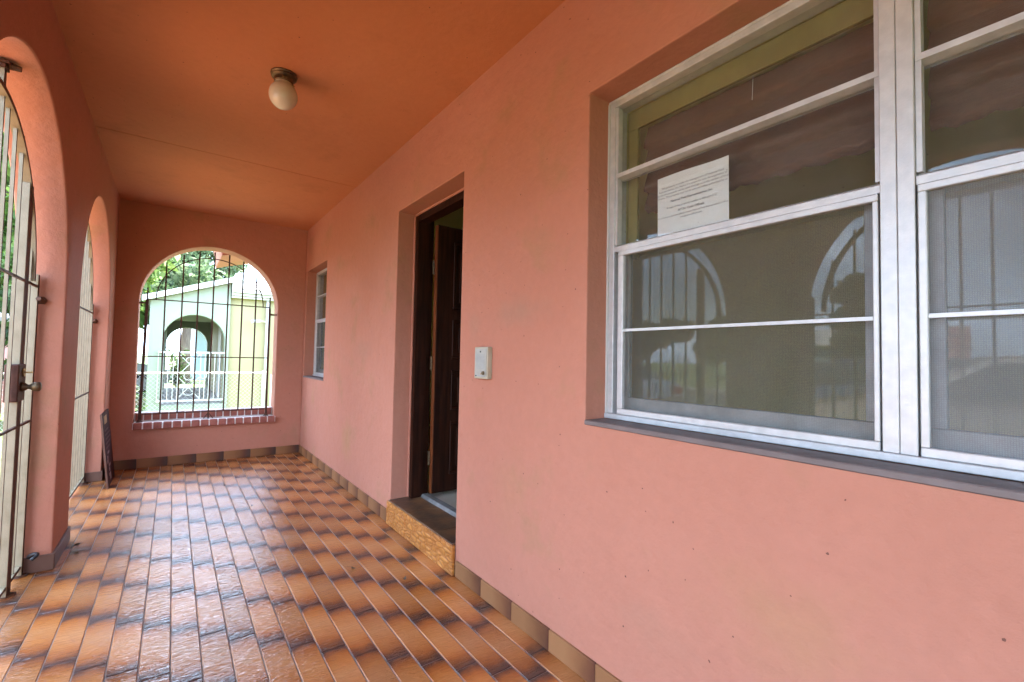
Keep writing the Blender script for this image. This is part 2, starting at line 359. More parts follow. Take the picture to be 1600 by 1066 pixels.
def screen_mat(name, fill=0.36, c=(0.125, 0.118, 0.092)):
    m, nt, b = new_mat(name); l = nt.links.new; nt.nodes.remove(b)
    out = nt.nodes["Material Output"]
    tr = N(nt, "ShaderNodeBsdfTransparent"); df = N(nt, "ShaderNodeBsdfDiffuse"); df.inputs[0].default_value = c4(c)
    g = N(nt, "ShaderNodeNewGeometry"); sp = N(nt, "ShaderNodeSeparateXYZ"); l(g.outputs['Position'], sp.inputs[0])
    n1 = N(nt, "ShaderNodeTexNoise", Scale=420.0, Detail=2.0); l(g.outputs['Position'], n1.inputs['Vector'])
    n2 = N(nt, "ShaderNodeTexNoise", Scale=3.0, Detail=6.0); l(g.outputs['Position'], n2.inputs['Vector'])
    waves = []
    for ax in (1, 2):
        w = N(nt, "ShaderNodeMath", operation='MULTIPLY'); w.inputs[1].default_value = 2 * PI / 0.0041; l(sp.outputs[ax], w.inputs[0])
        si = N(nt, "ShaderNodeMath", operation='SINE'); l(w.outputs[0], si.inputs[0]); waves.append(si.outputs[0])
    mxm = N(nt, "ShaderNodeMath", operation='MAXIMUM'); l(waves[0], mxm.inputs[0]); l(waves[1], mxm.inputs[1])
    a = N(nt, "ShaderNodeMath", operation='MULTIPLY_ADD'); a.inputs[1].default_value = 0.09; a.inputs[2].default_value = fill - 0.22; l(mxm.outputs[0], a.inputs[0])
    a2 = N(nt, "ShaderNodeMath", operation='MULTIPLY_ADD'); a2.inputs[1].default_value = 0.24; l(n1.outputs['Fac'], a2.inputs[0]); l(a.outputs[0], a2.inputs[2])
    a3 = N(nt, "ShaderNodeMath", operation='MULTIPLY_ADD', use_clamp=True); a3.inputs[1].default_value = 0.18; l(n2.outputs['Fac'], a3.inputs[0]); l(a2.outputs[0], a3.inputs[2])
    m2 = N(nt, "ShaderNodeMixShader"); l(a3.outputs[0], m2.inputs[0]); l(tr.outputs[0], m2.inputs[1]); l(df.outputs[0], m2.inputs[2])
    l(m2.outputs[0], out.inputs[0]); return m

def leaf_mat(name, c1, c2, c3):
    m, nt, b = new_mat(name); l = nt.links.new; out = nt.nodes["Material Output"]
    g = N(nt, "ShaderNodeNewGeometry")
    n1 = N(nt, "ShaderNodeTexNoise", Scale=2.2, Detail=4.0); l(g.outputs['Position'], n1.inputs['Vector'])
    ad = N(nt, "ShaderNodeMath", operation='MULTIPLY_ADD'); ad.inputs[1].default_value = 0.3; l(g.outputs['Random Per Island'], ad.inputs[0]); l(n1.outputs['Fac'], ad.inputs[2])
    r = ramp(nt, [(0.40, c1), (0.68, c2), (0.95, c3)]); l(ad.outputs[0], r.inputs[0]); l(r.outputs[0], b.inputs['Base Color'])
    b.inputs['Roughness'].default_value = 0.5; b.inputs['Specular IOR Level'].default_value = 0.35
    tl = N(nt, "ShaderNodeBsdfTranslucent"); l(r.outputs[0], tl.inputs[0])
    mxs = N(nt, "ShaderNodeMixShader"); mxs.inputs[0].default_value = 0.35; l(b.outputs[0], mxs.inputs[1]); l(tl.outputs[0], mxs.inputs[2]); l(mxs.outputs[0], out.inputs[0])
    return m

MT = {}
SALM = ((0.410, 0.172, 0.114), (0.445, 0.196, 0.134), (0.27, 0.175, 0.080))
OCH, GRY = (0.34, 0.20, 0.085), (0.30, 0.19, 0.13)
MT['salmon'] = stucco("salmon_stucco", *SALM)
MT['salmon_x'] = stucco("salmon_stucco_end_wall", *SALM, plane='XZ')
MT['salmon_long'] = stucco("salmon_stucco_long_wall", *SALM, stains=[(4.25, 0.42, .20, .30, .45, OCH), (1.72, 1.42, .30, .10, .38, GRY), (2.10, 1.36, .10, .12, .35, GRY), (5.55, 0.72, .10, .22, .30, OCH),
                                (0.55, 0.52, .30, .22, .28, OCH), (0.95, 0.33, .26, .12, .18, GRY), (1.75, 0.55, .22, .28, .16, OCH), (3.9, 1.25, .35, .14, .25, GRY)])
MT['ceil'] = stucco("salmon_ceiling_paint", (0.455, 0.176, 0.090), (0.500, 0.202, 0.106), (0.33, 0.135, 0.066), bump=0.3, plane='XY')
MT['yellow_room'] = basic("yellow_room_paint", (0.55, 0.46, 0.16), (0.59, 0.50, 0.19), 2, 0.7, 0.2, 60)
MT['room_ceiling'] = basic("room_ceiling_paint", (0.60, 0.53, 0.26), (0.64, 0.57, 0.30), 2, 0.8)
MT['room_floor'] = basic("beige_room_floor", (0.38, 0.33, 0.26), (0.46, 0.40, 0.32), 5, 0.35, 0.1)
MT['tile'] = floor_tile_mat()
MT['grout'] = basic("floor_grout", (0.20, 0.145, 0.115), (0.29, 0.22, 0.18), 14, 0.85, 0.4, 120)
MT['skirt_y'] = skirt_mat(1, "skirting_tile_glaze_long_wall")
MT['skirt_x'] = skirt_mat(0, "skirting_tile_glaze_end_wall")
MT['skirt_plain'] = basic("mauve_brown_skirting", (0.120, 0.060, 0.042), (0.155, 0.082, 0.058), 9, 0.5, 0.15, 40, spec=0.2)
MT['riser'] = riser_mat()
MT['tread'] = basic("brown_tread_tile", (0.055, 0.030, 0.020), (0.20, 0.095, 0.038), 5.5, 0.36, 0.5, 40)
MT['beige'] = basic("beige_gate_paint", (0.190, 0.150, 0.088), (0.245, 0.200, 0.128), 16, 0.5, 0.25, 150, lo=0.25, hi=0.6)
MT['brown'] = basic("brown_iron_paint", (0.050, 0.020, 0.014), (0.085, 0.034, 0.022), 22, 0.55, 0.4, 140, spec=0.2)
MT['rust'] = basic("rusty_iron", (0.045, 0.020, 0.013), (0.12, 0.045, 0.018), 40, 0.8, 0.9, 170)
MT['alu'] = basic("weathered_aluminium", (0.45, 0.445, 0.435), (0.53, 0.52, 0.505), 30, 0.42, 0.12, 200, metal=0.25, rvar=0.1)
MT['alu_grey'] = basic("grey_aluminium", (0.24, 0.245, 0.245), (0.32, 0.325, 0.325), 14, 0.45, 0.12, 200, metal=0.25)
MT['threshold'] = basic('dull_threshold_metal', (0.13, 0.125, 0.115), (0.20, 0.19, 0.18), 20, 0.5, 0.2, 120, metal=0.2)
MT['sill_paint'] = basic("mauve_grey_sill_paint", (0.120, 0.090, 0.082), (0.160, 0.122, 0.112), 8, 0.6, 0.35, 70)
MT['glass'] = glass_mat("window_glass", 0.035)
MT['screen'] = screen_mat("insect_screen")
MT['screen_sky_sheen'] = screen_mat('sky_sheen_insect_screen', 0.46, (0.21, 0.21, 0.205))  # lighter screen for the right bay; brighter sky reflection put into its colour
MT['black'] = basic("black_rubber", (0.012, 0.012, 0.014), None, 8, 0.5)
MT['dark_gap'] = basic("dark_gasket", (0.02, 0.02, 0.022), None, 8, 0.7)
MT['wood'] = basic("dark_red_wood", (0.014, 0.0045, 0.0025), (0.034, 0.010, 0.0045), 9, 0.5, 0.25, 60, spec=0.1, stretch=(5, 5, 0.4))
MT['wood_edge'] = basic("raw_mahogany_edge", (0.10, 0.024, 0.006), (0.16, 0.042, 0.010), 9, 0.45, 0.2, 60, stretch=(5, 5, 0.4))
MT['brass'] = basic("aged_brass", (0.42, 0.27, 0.10), (0.22, 0.13, 0.06), 40, 0.38, 0.2, 80, metal=0.9)
MT['dull_brass'] = basic("tarnished_brass", (0.16, 0.11, 0.06), (0.08, 0.055, 0.035), 30, 0.45, 0.2, 80, metal=0.8)
MT['opal'] = basic("aged_opal_glass", (0.50, 0.45, 0.37), (0.60, 0.55, 0.47), 7, 0.22, 0.0, spec=0.6)
MT['ivory'] = basic("ivory_plastic", (0.36, 0.315, 0.225), (0.41, 0.36, 0.265), 10, 0.4)
MT['face'] = basic('brushed_cream_plate', (0.30, 0.29, 0.25), (0.36, 0.345, 0.30), 20, 0.45)
MT['paper'] = basic("white_paper", (0.66, 0.66, 0.68), (0.70, 0.70, 0.72), 4, 0.8)
MT['ink'] = basic("grey_ink", (0.20, 0.20, 0.21), None, 4, 0.9)
MT['brick'] = basic("red_brick", (0.230, 0.068, 0.048), (0.330, 0.112, 0.078), 16, 0.75, 0.5, 90)
MT['mortar'] = basic("white_mortar", (0.66, 0.62, 0.58), (0.76, 0.73, 0.70), 20, 0.85, 0.4, 90)
MT['shade'] = basic("brown_woven_shade", (0.095, 0.045, 0.028), (0.115, 0.056, 0.036), 60, 0.85, 0.5, 160, stretch=(1, 0.5, 3))
MT['olive_board'] = basic('olive_yellow_board', (0.185, 0.150, 0.040), (0.225, 0.185, 0.055), 8, 0.7, 0.2, 60)
MT['board'] = basic("dark_maroon_print", (0.022, 0.006, 0.006), (0.055, 0.012, 0.011), 9, 0.6, 0.1, 40, spec=0.1, stretch=(1, 1, 0.4))
MT['amber'] = basic("amber_print", (0.30, 0.13, 0.03), (0.40, 0.20, 0.06), 30, 0.5)
MT['pale_print'] = basic("faded_pale_print", (0.16, 0.085, 0.085), (0.26, 0.17, 0.16), 26, 0.5)
MT['mint'] = basic("mint_green_paint", (0.235, 0.262, 0.200), (0.26, 0.287, 0.22), 1.6, 0.7, 0.3, 50)
MT['neighbour_yellow'] = basic("pale_yellow_paint", (0.285, 0.245, 0.130), (0.31, 0.27, 0.145), 1.6, 0.7, 0.3, 50)
MT['white_paint'] = basic("white_outdoor_paint", (0.42, 0.41, 0.385), (0.48, 0.47, 0.44), 5, 0.5, 0.15, 60)
MT['pale_blue'] = basic("pale_blue_paint", (0.27, 0.36, 0.40), (0.30, 0.39, 0.43), 2, 0.7)
MT['roof_white'] = basic("white_roof_coating", (0.46, 0.45, 0.42), (0.54, 0.52, 0.50), 2, 0.8, 0.4, 20)
MT['terracotta'] = basic("terracotta_roof", (0.30, 0.085, 0.045), (0.42, 0.14, 0.075), 7, 0.8, 0.6, 12)
MT['roof_grey'] = basic("grey_shingle", (0.14, 0.13, 0.125), (0.22, 0.20, 0.19), 8, 0.85, 0.6, 14)
MT['cream'] = basic("cream_house_paint", (0.60, 0.55, 0.44), (0.66, 0.61, 0.50), 2, 0.75, 0.2, 40)
MT['galv'] = basic("galvanised_steel", (0.55, 0.56, 0.57), (0.68, 0.69, 0.70), 20, 0.4, metal=0.4)
MT['grass'] = basic("lawn", (0.060, 0.105, 0.022), (0.135, 0.165, 0.050), 3.5, 0.9, 0.8, 40)
MT['asphalt'] = basic("asphalt", (0.050, 0.050, 0.052), (0.080, 0.079, 0.077), 5, 0.85, 0.6, 80)
MT['concrete'] = basic("pavement_concrete", (0.25, 0.24, 0.22), (0.32, 0.305, 0.285), 3, 0.85, 0.5, 50)
MT['paver'] = basic('warm_bounce_paver', (0.42, 0.205, 0.085), (0.52, 0.27, 0.125), 6, 0.85, 0.5, 40)  # warm driveway colour made up to bounce light onto ceiling and upper wall
MT['bark'] = basic("tree_bark", (0.085, 0.062, 0.045), (0.16, 0.125, 0.095), 10, 0.9, 1.0, 30, stretch=(1, 1, 0.25))
MT['leaf_bright'] = leaf_mat("bright_leaves", (0.045, 0.100, 0.020), (0.095, 0.175, 0.035), (0.20, 0.27, 0.06))
MT['leaf_dark'] = leaf_mat("dark_leaves", (0.018, 0.045, 0.014), (0.045, 0.085, 0.026), (0.09, 0.14, 0.045))
MT['leaf_grey'] = leaf_mat("grey_green_leaves", (0.05, 0.09, 0.04), (0.10, 0.15, 0.07), (0.16, 0.21, 0.11))
MT['car_white'] = basic("white_car_paint", (0.55, 0.56, 0.57), None, 4, 0.18, spec=0.7)
MT['car_silver'] = basic("silver_car_paint", (0.36, 0.37, 0.39), None, 4, 0.25, metal=0.7)
MT['car_blue'] = basic("blue_car_paint", (0.05, 0.09, 0.18), None, 4, 0.2, spec=0.7)
MT['car_glass'] = basic("dark_car_glass", (0.02, 0.023, 0.026), None, 4, 0.05, spec=0.9)
MT['tyre'] = basic("tyre_rubber", (0.015, 0.015, 0.016), (0.03, 0.03, 0.03), 12, 0.85)
MT['lens'] = basic("headlight_lens", (0.6, 0.62, 0.64), None, 4, 0.1)
MT['red_lens'] = basic("red_tail_lens", (0.30, 0.015, 0.012), None, 4, 0.2)
MT['pink_block'] = stucco("pink_block_wall_paint", (0.55, 0.27, 0.24), (0.60, 0.31, 0.27), (0.4, 0.25, 0.2), specks=False)
MT['dry_leaf'] = basic("dry_leaf", (0.07, 0.04, 0.02), (0.12, 0.07, 0.03), 30, 0.8)

# ================================================================ dimensions (metres; camera stands at the origin, 1.2 m up)
XR = 1.295            # face of the long house wall
XRM, XRI = 1.488, 1.56   # end of the outer leaf / inner face
XL, XO = -0.488, -0.69  # arcade wall inner / outer face
YB, YBO = 6.09, 6.33   # end wall
YN = -2.75            # near end of the porch
ZC = 2.735
ARCH = [-1.64, 0.53, 2.70, 4.83]; AR = 0.83; ASP = 1.555
GZ = -0.16            # outside ground

# ---------------------------------------------------------------- ground and roads
ground = MB().quad([(-300, -300, GZ), (300, -300, GZ), (300, 300, GZ), (-300, 300, GZ)]).build("ground", MT['grass'], recalc=False); tag(ground, kind="structure")
o = MB().quad([(-16, -200, GZ + .012), (-8.6, -200, GZ + .012), (-8.6, 200, GZ + .012), (-16, 200, GZ + .012)]).build("road", MT['asphalt'], recalc=False); tag(o, kind="structure")
for nm, x0, x1 in (("pavement", -8.45, -6.9), ("pavement", -17.7, -16.15)):
    o = MB().box((x0, -200, GZ - .1), (x1, 200, GZ + .1)).build(nm, MT['concrete'], bevel=0.01); tag(o, kind="structure")
for x0, x1 in ((-8.6, -8.45), (-16.15, -16.0)):
    o = MB().box((x0, -200, GZ - .1), (x1, 200, GZ + .125)).build("kerb", MT['concrete'], bevel=0.015); tag(o, kind="structure")
o = MB().box((-6.895, -3.2, GZ - .1), (XO - .004, 5.9, GZ + .03)).build("driveway", MT['paver']); tag(o, kind="structure")
o = MB().box((-0.9, 6.34, GZ - .1), (3.5, 8.0, GZ + .02)).build("side_path", MT['concrete']); tag(o, kind="structure")

# ---------------------------------------------------------------- porch floor: slab + single tiles
floor = MB().box((XO, YN, GZ - .1), (XR + .02, YB + .02, -0.0035)).build("porch_floor", MT['grout']); tag(floor, kind="structure")
def tile_geo(mb, x0, x1, y0, y1, zt, dz=0.010, ch=0.0022, z0=None):
    """chamfered tile, corners in the mesh's own frame"""
    b = len(mb.v); zb = zt - dz
    mb.v += [(x0, y0, zb), (x1, y0, zb), (x1, y1, zb), (x0, y1, zb), (x0, y0, zt - ch), (x1, y0, zt - ch), (x1, y1, zt - ch), (x0, y1, zt - ch),
             (x0 + ch, y0 + ch, zt), (x1 - ch, y0 + ch, zt), (x1 - ch, y1 - ch, zt), (x0 + ch, y1 - ch, zt)]
    for k in range(4):
        j = (k + 1) % 4
        mb.f.append((b + k, b + j, b + 4 + j, b + 4 + k)); mb.f.append((b + 4 + k, b + 4 + j, b + 8 + j, b + 8 + k)); mb.m += [0, 0]
    mb.f.append((b + 8, b + 9, b + 10, b + 11)); mb.m.append(0)
TW, TL, G = 0.0975, 0.40, 0.0018
tile_cache = {}
rest = MB()
pillar_spans = [(-0.81, -0.30), (1.36, 1.87), (3.53, 4.00), (5.66, 6.2), (-3, -2.47)]
for k in range(-8, 13):
    x0 = 0.038 + TW * k; x1 = min(x0 + TW, XR)
    j0 = 2.565 - 0.1 * (k + 1)
    if k == 12: j0 += 0.21
    n0 = math.floor((YN - j0) / TL)
    for n in range(n0, 40):
        ya = max(j0 + n * TL, YN); yb = min(j0 + (n + 1) * TL, YB)
        if ya >= YB - 0.01: break
        if yb - ya < 0.02: continue
        if x1 < XL + 0.02 and any(a - 0.02 < ya and yb < c + 0.02 for a, c in pillar_spans): continue
        cx, cy = (x0 + x1) / 2, j0 + (n + .5) * TL
        if yb > 1.0:
            key = (round(x1 - x0, 3), round(ya - cy, 3), round(yb - cy, 3))
            if key not in tile_cache:
                mb = MB(); tile_geo(mb, x0 - cx + G, x1 - cx - G, ya - cy + G, yb - cy - G, 0.0)
                t = mb.build("tile", MT['tile'], floor, origin=(0, 0, 0), recalc=False); t.location = Vector((cx, cy, random.uniform(-.0006, .0006))) - WO[floor]
                tile_cache[key] = t.data
            else:
                t = link("tile", tile_cache[key], (cx, cy, random.uniform(-.0006, .0006)), floor)
            t.rotation_euler = (random.uniform(-.0016, .0016), random.uniform(-.003, .003), 0)
        else:
            tile_geo(rest, x0 + G, x1 - G, ya + G, yb - G, 0.0)
o = rest.build("tile_field", MT['tile'], floor, recalc=False); tag(o, kind="stuff")

# ---------------------------------------------------------------- walls
def slab_from_cells(cells, axis, a0, a1):
    """2-D quads (u,v) welded into one slab between a0 and a1 along axis (0: u=y v=z, 1: u=x v=z)"""
    vid = {}; verts = []; faces = []; edges = {}
    def vi(p):
        key = (round(p[0], 5), round(p[1], 5))
        if key not in vid: vid[key] = len(verts); verts.append(key)
        return vid[key]
    for c in cells:
        ids = [vi(p) for p in c]
        ids = [i for n_, i in enumerate(ids) if i != ids[n_ - 1]]
        if len(ids) < 3: continue
        faces.append(ids)
        for i in range(len(ids)):
            e = (ids[i], ids[(i + 1) % len(ids)]); edges[e] = 1
    mb = MB(); n = len(verts)
    P = (lambda u, v, w: (w, u, v)) if axis == 0 else (lambda u, v, w: (u, w, v))
    mb.v = [P(u, v, a0) for u, v in verts] + [P(u, v, a1) for u, v in verts]
    for f in faces:
        mb.f.append(tuple(f)); mb.m.append(0); mb.f.append(tuple(n + i for i in reversed(f))); mb.m.append(0)
    for (a, c) in edges:
        if (c, a) not in edges: mb.f.append((a, c, n + c, n + a)); mb.m.append(0)
    return mb

def arch_cells(u0, u1, z0, z1, arches, r, spring, sill=None, seg=44, topf=None):
    """wall between u0,u1 with round-headed openings"""
    top = topf or (lambda u: z1)
    zs = [z0] + ([sill] if sill is not None else []) + [spring]
    cells = []; us = [u0]
    for c in arches: us += [c - r, c + r]
    us.append(u1)
    for i in range(0, len(us), 2):
        a, c = us[i], us[i + 1]
        for k in range(len(zs) - 1): cells.append([(a, zs[k]), (c, zs[k]), (c, zs[k + 1]), (a, zs[k + 1])])
        cells.append([(a, spring), (c, spring), (c, top(c)), (a, top(a))])
    for c in arches:
        if sill is not None: cells.append([(c - r, z0), (c + r, z0), (c + r, sill), (c - r, sill)])
        pts = [(c - r * math.cos(PI * k / seg), spring + r * math.sin(PI * k / seg)) for k in range(seg + 1)]
        for k in range(seg):
            p, q = pts[k], pts[k + 1]
            cells.append([p, q, (q[0], top(q[0])), (p[0], top(p[0]))])
    return cells

def hole_cells(u0, u1, z0, z1, holes):
    us = sorted({u0, u1, *[h[0] for h in holes], *[h[1] for h in holes]}); zs = sorted({z0, z1, *[h[2] for h in holes], *[h[3] for h in holes]})
    out = []
    for a, c in zip(us, us[1:]):
        for p, q in zip(zs, zs[1:]):
            m_ = ((a + c) / 2, (p + q) / 2)
            if any(h[0] < m_[0] < h[1] and h[2] < m_[1] < h[3] for h in holes): continue
            out.append([(a, p), (c, p), (c, q), (a, q)])
    return out

WIN = (-0.66, 1.268, 0.955, 2.260); DOOR = (2.247, 3.190, 0.0, 2.260); FWIN = (5.12, 6.03, 0.925, 2.215)
house_wall = slab_from_cells(hole_cells(YN - .25, YBO, GZ - .05, ZC + .06, [WIN, DOOR, FWIN]), 0, XR, XRM).build("house_wall", MT['salmon_long'], bevel=0.006, seg=2)
tag(house_wall, "long salmon stucco house wall holding the doorway and the aluminium windows", "wall")
arcade = slab_from_cells(arch_cells(YN - .25, YB, GZ - .05, ZC + .06, ARCH, AR, ASP), 0, XO, XL).build("arcade_wall", MT['salmon'], bevel=0.012, seg=3)
tag(arcade, "salmon stucco arcade wall of gated arches on the open side of the porch", "wall")
EC, ER, ES = 0.347, 0.647, 1.727
end_wall = slab_from_cells(arch_cells(XO, XR, GZ - .05, ZC + .06, [EC], ER, ES, sill=0.395), 1, YB, YBO).build("porch_end_wall", MT['salmon_x'], bevel=0.010, seg=3)
tag(end_wall, "salmon stucco end wall with one grilled round arch above a brick sill", "wall")
near_wall = slab_from_cells(arch_cells(XO, XR, GZ - .05, ZC + .06, [EC], ER, ES, sill=0.395), 1, YN - .25, YN).build("porch_near_wall", MT['salmon'], bevel=0.01)  # out of view; its open arch is added to let more light in
tag(near_wall, "unseen salmon stucco end wall behind the viewer, with an open arch added for light", "wall")

ceiling = MB().box((XO - .1, YN - .35, ZC + .03), (XRM, YBO + .2, ZC + .12)).build("porch_ceiling", MT['ceil']); tag(ceiling, kind="structure")
for a, c, dz in ((YN - .02, 4.200, 0.0), (4.218, YB + .02, 0.004)):
    MB().box((XL - .02, a, ZC + dz), (XR + .02, c, ZC + .029)).build("ceiling_panel", MT['ceil'], ceiling, bevel=0.0015)

# skirting: single tiles along the long wall, the end wall, and round the pillars
SK = 0.088
mesh_sk = None
for n in range(0, 16):
    ya = 2.227 - 0.2585 * (n + 1); yb = ya + 0.2585
    if n >= 0: pass
    lo, hi = ya + .001, yb - .001
    if hi < YN + .3: continue
    if yb > DOOR[0] - 0.012 and ya < DOOR[1] + 0.03: continue
    if yb > YB: continue
    o = MB().box((XR - .011, lo, 0.001), (XR + .004, hi, SK)).build("skirting_tile", MT['skirt_y'], house_wall, bevel=0.0025) if mesh_sk is None else link("skirting_tile", mesh_sk, (XR - .0035, (lo + hi) / 2, (SK + .001) / 2), house_wall)
    mesh_sk = o.data
y = 3.225; first = True
while y < YB - .012:
    y2 = min(y + (0.13 if first else 0.2585), YB - .012); first = False
    MB().box((XR - .011, y + .001, 0.001), (XR + .004, y2 - .001, SK)).build("skirting_tile", MT['skirt_y'], house_wall, bevel=0.0025); y = y2
xs = [XL + .002, -0.257, -0.001, 0.249, 0.503, 0.765, 1.029, XR - .013]
for a, c in zip(xs, xs[1:]):
    MB().box((a + .001, YB - .011, 0.001), (c - .001, YB + .004, SK + .006)).build("skirting_tile", MT['skirt_x'], end_wall, bevel=0.0025)
for a, c in pillar_spans[:4]:
    c = min(c, YB - .012)
    MB().box((XL - .004, a + .002, 0.001), (XL + .011, c - .002, SK)).build("skirting_tile", MT['skirt_plain'], arcade, bevel=0.003)
    MB().box((XO + .06, a - .011, 0.001), (XL + .011, a + .002 - .003, SK)).build("skirting_tile", MT['skirt_plain'], arcade, bevel=0.003)
    if c < 5.9: MB().box((XO + .06, c + .001, 0.001), (XL + .011, c + .011, SK)).build("skirting_tile", MT['skirt_plain'], arcade, bevel=0.003)

# roof of the house with its rake overhang past the end wall
roof = thing("house_roof", (2, 2, ZC + .2), "salmon underside of the house roof with a raked eave beyond the end arch", "roof")
MB().box((XO - .12, YN - .40, ZC + .125), (6.0, YBO + .25, ZC + .30)).build("roof_slab", MT['roof_white'], roof)
MB().prism([(0.50, 2.40), (3.2, 3.13), (3.2, 3.21), (0.46, 2.48)], 1, YBO + .26, 7.60).build("eave_soffit", MT['salmon'], roof)
MB().prism([(0.44, 2.385), (0.535, 2.41), (0.50, 2.70), (0.40, 2.665)], 1, YBO + .27, 7.66).build("eave_fascia", MT['salmon'], roof, bevel=0.006)

# ---------------------------------------------------------------- room behind the wall
inner = slab_from_cells(hole_cells(YN - .25, YBO, 0.10, 2.74, [WIN, (DOOR[0], DOOR[1], 0.10, DOOR[3]), FWIN]), 0, XRM + .002, XRI).build("room_front_wall", MT['yellow_room']); tag(inner, kind="structure")
o = MB().box((XRI, YN - .25, 0.05), (5.2, YBO, 0.168)).build("room_floor", MT['room_floor']); tag(o, kind="structure")
o = MB().box((XRI, YN - .25, 2.66), (5.2, YBO, 2.74)).build("room_ceiling", MT['room_ceiling']); tag(o, kind="structure")
o = MB().box((5.2, YN - .25, 0.05), (5.32, YBO, 2.74)).build("room_back_wall", MT['yellow_room']); tag(o, kind="structure")
o = MB().box((XRI, YBO - .1, 0.168), (5.2, YBO, 2.66)).build("room_side_wall", MT['yellow_room']); tag(o, kind="structure")
o = slab_from_cells(hole_cells(XRI, 5.2, 0.168, 2.66, [(2.8, 3.5, 1.2, 2.0)]), 1, YN - .25, YN - .15).build("room_side_wall", MT['yellow_room']); tag(o, kind="structure")  # unseen opening added in this wall to brighten the room
o = MB().box((XRI + .9, 4.55, 0.168), (5.2, 4.65, 2.66)).build("room_partition_wall", MT['yellow_room']); tag(o, kind="structure")

# ---------------------------------------------------------------- door step, door
st = thing("door_step", (1.42, 2.72, 0), "tiled doorstep with amber embossed riser below the open front door", "step")
MB().box((1.29, DOOR[0] + .002, -.002), (XRM + .05, DOOR[1] - .002, 0.158)).build("step_core", MT['grout'], st)
nR = 3; wR = (DOOR[1] + .012 - DOOR[0] + .010) / nR
for k in range(nR):
    a = DOOR[0] - .010 + wR * k
    MB().box((1.272, a + .0008, 0.002), (1.2895, a + wR - .0008, 0.164)).build("riser_tile", MT['riser'], st, bevel=0.002)
for k, (a, c) in enumerate(((DOOR[0] + .003, 2.46), (2.46, 2.86), (2.86, DOOR[1] - .003))):
    MB().box((1.279, a + .001, 0.1585), (1.50, c - .001, 0.171)).build("tread_tile", MT['tread'], st, bevel=0.002)

dr = thing("front_door", (1.55, 2.7, 0.17), "dark red-brown panelled wooden front door standing open inward in its frame", "door")
JX0, JX1 = 1.428, XRI + .005
MB().box((JX0, 3.128, 0.171), (JX1 - .05, DOOR[1] - .002, DOOR[3] - .002)).box((JX1 - .05, 3.150, 0.171), (JX1, DOOR[1] - .002, DOOR[3] - .002)).build("door_jamb", MT['wood'], dr)
MB().box((JX0, DOOR[0] + .002, 0.171), (JX1 - .05, DOOR[0] + .06, DOOR[3] - .002)).build("door_jamb", MT['wood'], dr)
MB().box((JX0 + .002, DOOR[0] + .061, 2.198), (JX1 - .05, 3.127, DOOR[3] - .002)).build("door_head", MT['wood'], dr)
MB().box((JX0 - .008, 3.172, 0.171), (JX0 - .0005, DOOR[1] - .001, DOOR[3] - .015)).build("plaster_bead", MT['salmon'], dr)
MB().box((JX0 - .008, DOOR[0] + .01, 2.243), (JX0 - .0005, 3.171, DOOR[3] - .001)).build("plaster_bead", MT['salmon'], dr)
MB().prism([(1.500, 0.1712), (1.575, 0.1712), (1.560, 0.190), (1.515, 0.190)], 1, DOOR[0] + .062, 3.126).build("threshold", MT['threshold'], dr)
leaf = MB().box((1.568, 3.078, 0.195), (2.43, 3.120, 2.190)).build("door_leaf", MT['wood'], dr, bevel=0.002)
MB().box((1.5625, 3.079, 0.197), (1.5675, 3.119, 2.188)).build("leaf_edge", MT['wood_edge'], leaf)
for i, (z0, z1) in enumerate(((0.32, 0.72), (0.80, 1.10), (1.18, 1.48), (1.56, 2.08))):
    for x0, x1 in ((1.70, 1.97), (2.05, 2.32)):
        mb = MB()
        mb.box((x0, 3.066, z0), (x1, 3.0775, z0 + .025)).box((x0, 3.066, z1 - .025), (x1, 3.0775, z1)).box((x0, 3.066, z0 + .026), (x0 + .025, 3.0775, z1 - .026)).box((x1 - .025, 3.066, z0 + .026), (x1, 3.0775, z1 - .026))
        mb.box((x0 + .055, 3.068, z0 + .055), (x1 - .055, 3.0775, z1 - .055))
        mb.build("panel", MT['wood'], leaf, bevel=0.005)
for z in (0.45, 1.15, 1.87):
    h = MB().box((1.548, 3.121, z - .05), (1.563, 3.1265, z + .05)).tube([(1.556, 3.1155, z - .052), (1.556, 3.1155, z + .052)], 0.0065, 8)
    h.build("hinge", MT['dull_brass'], dr)

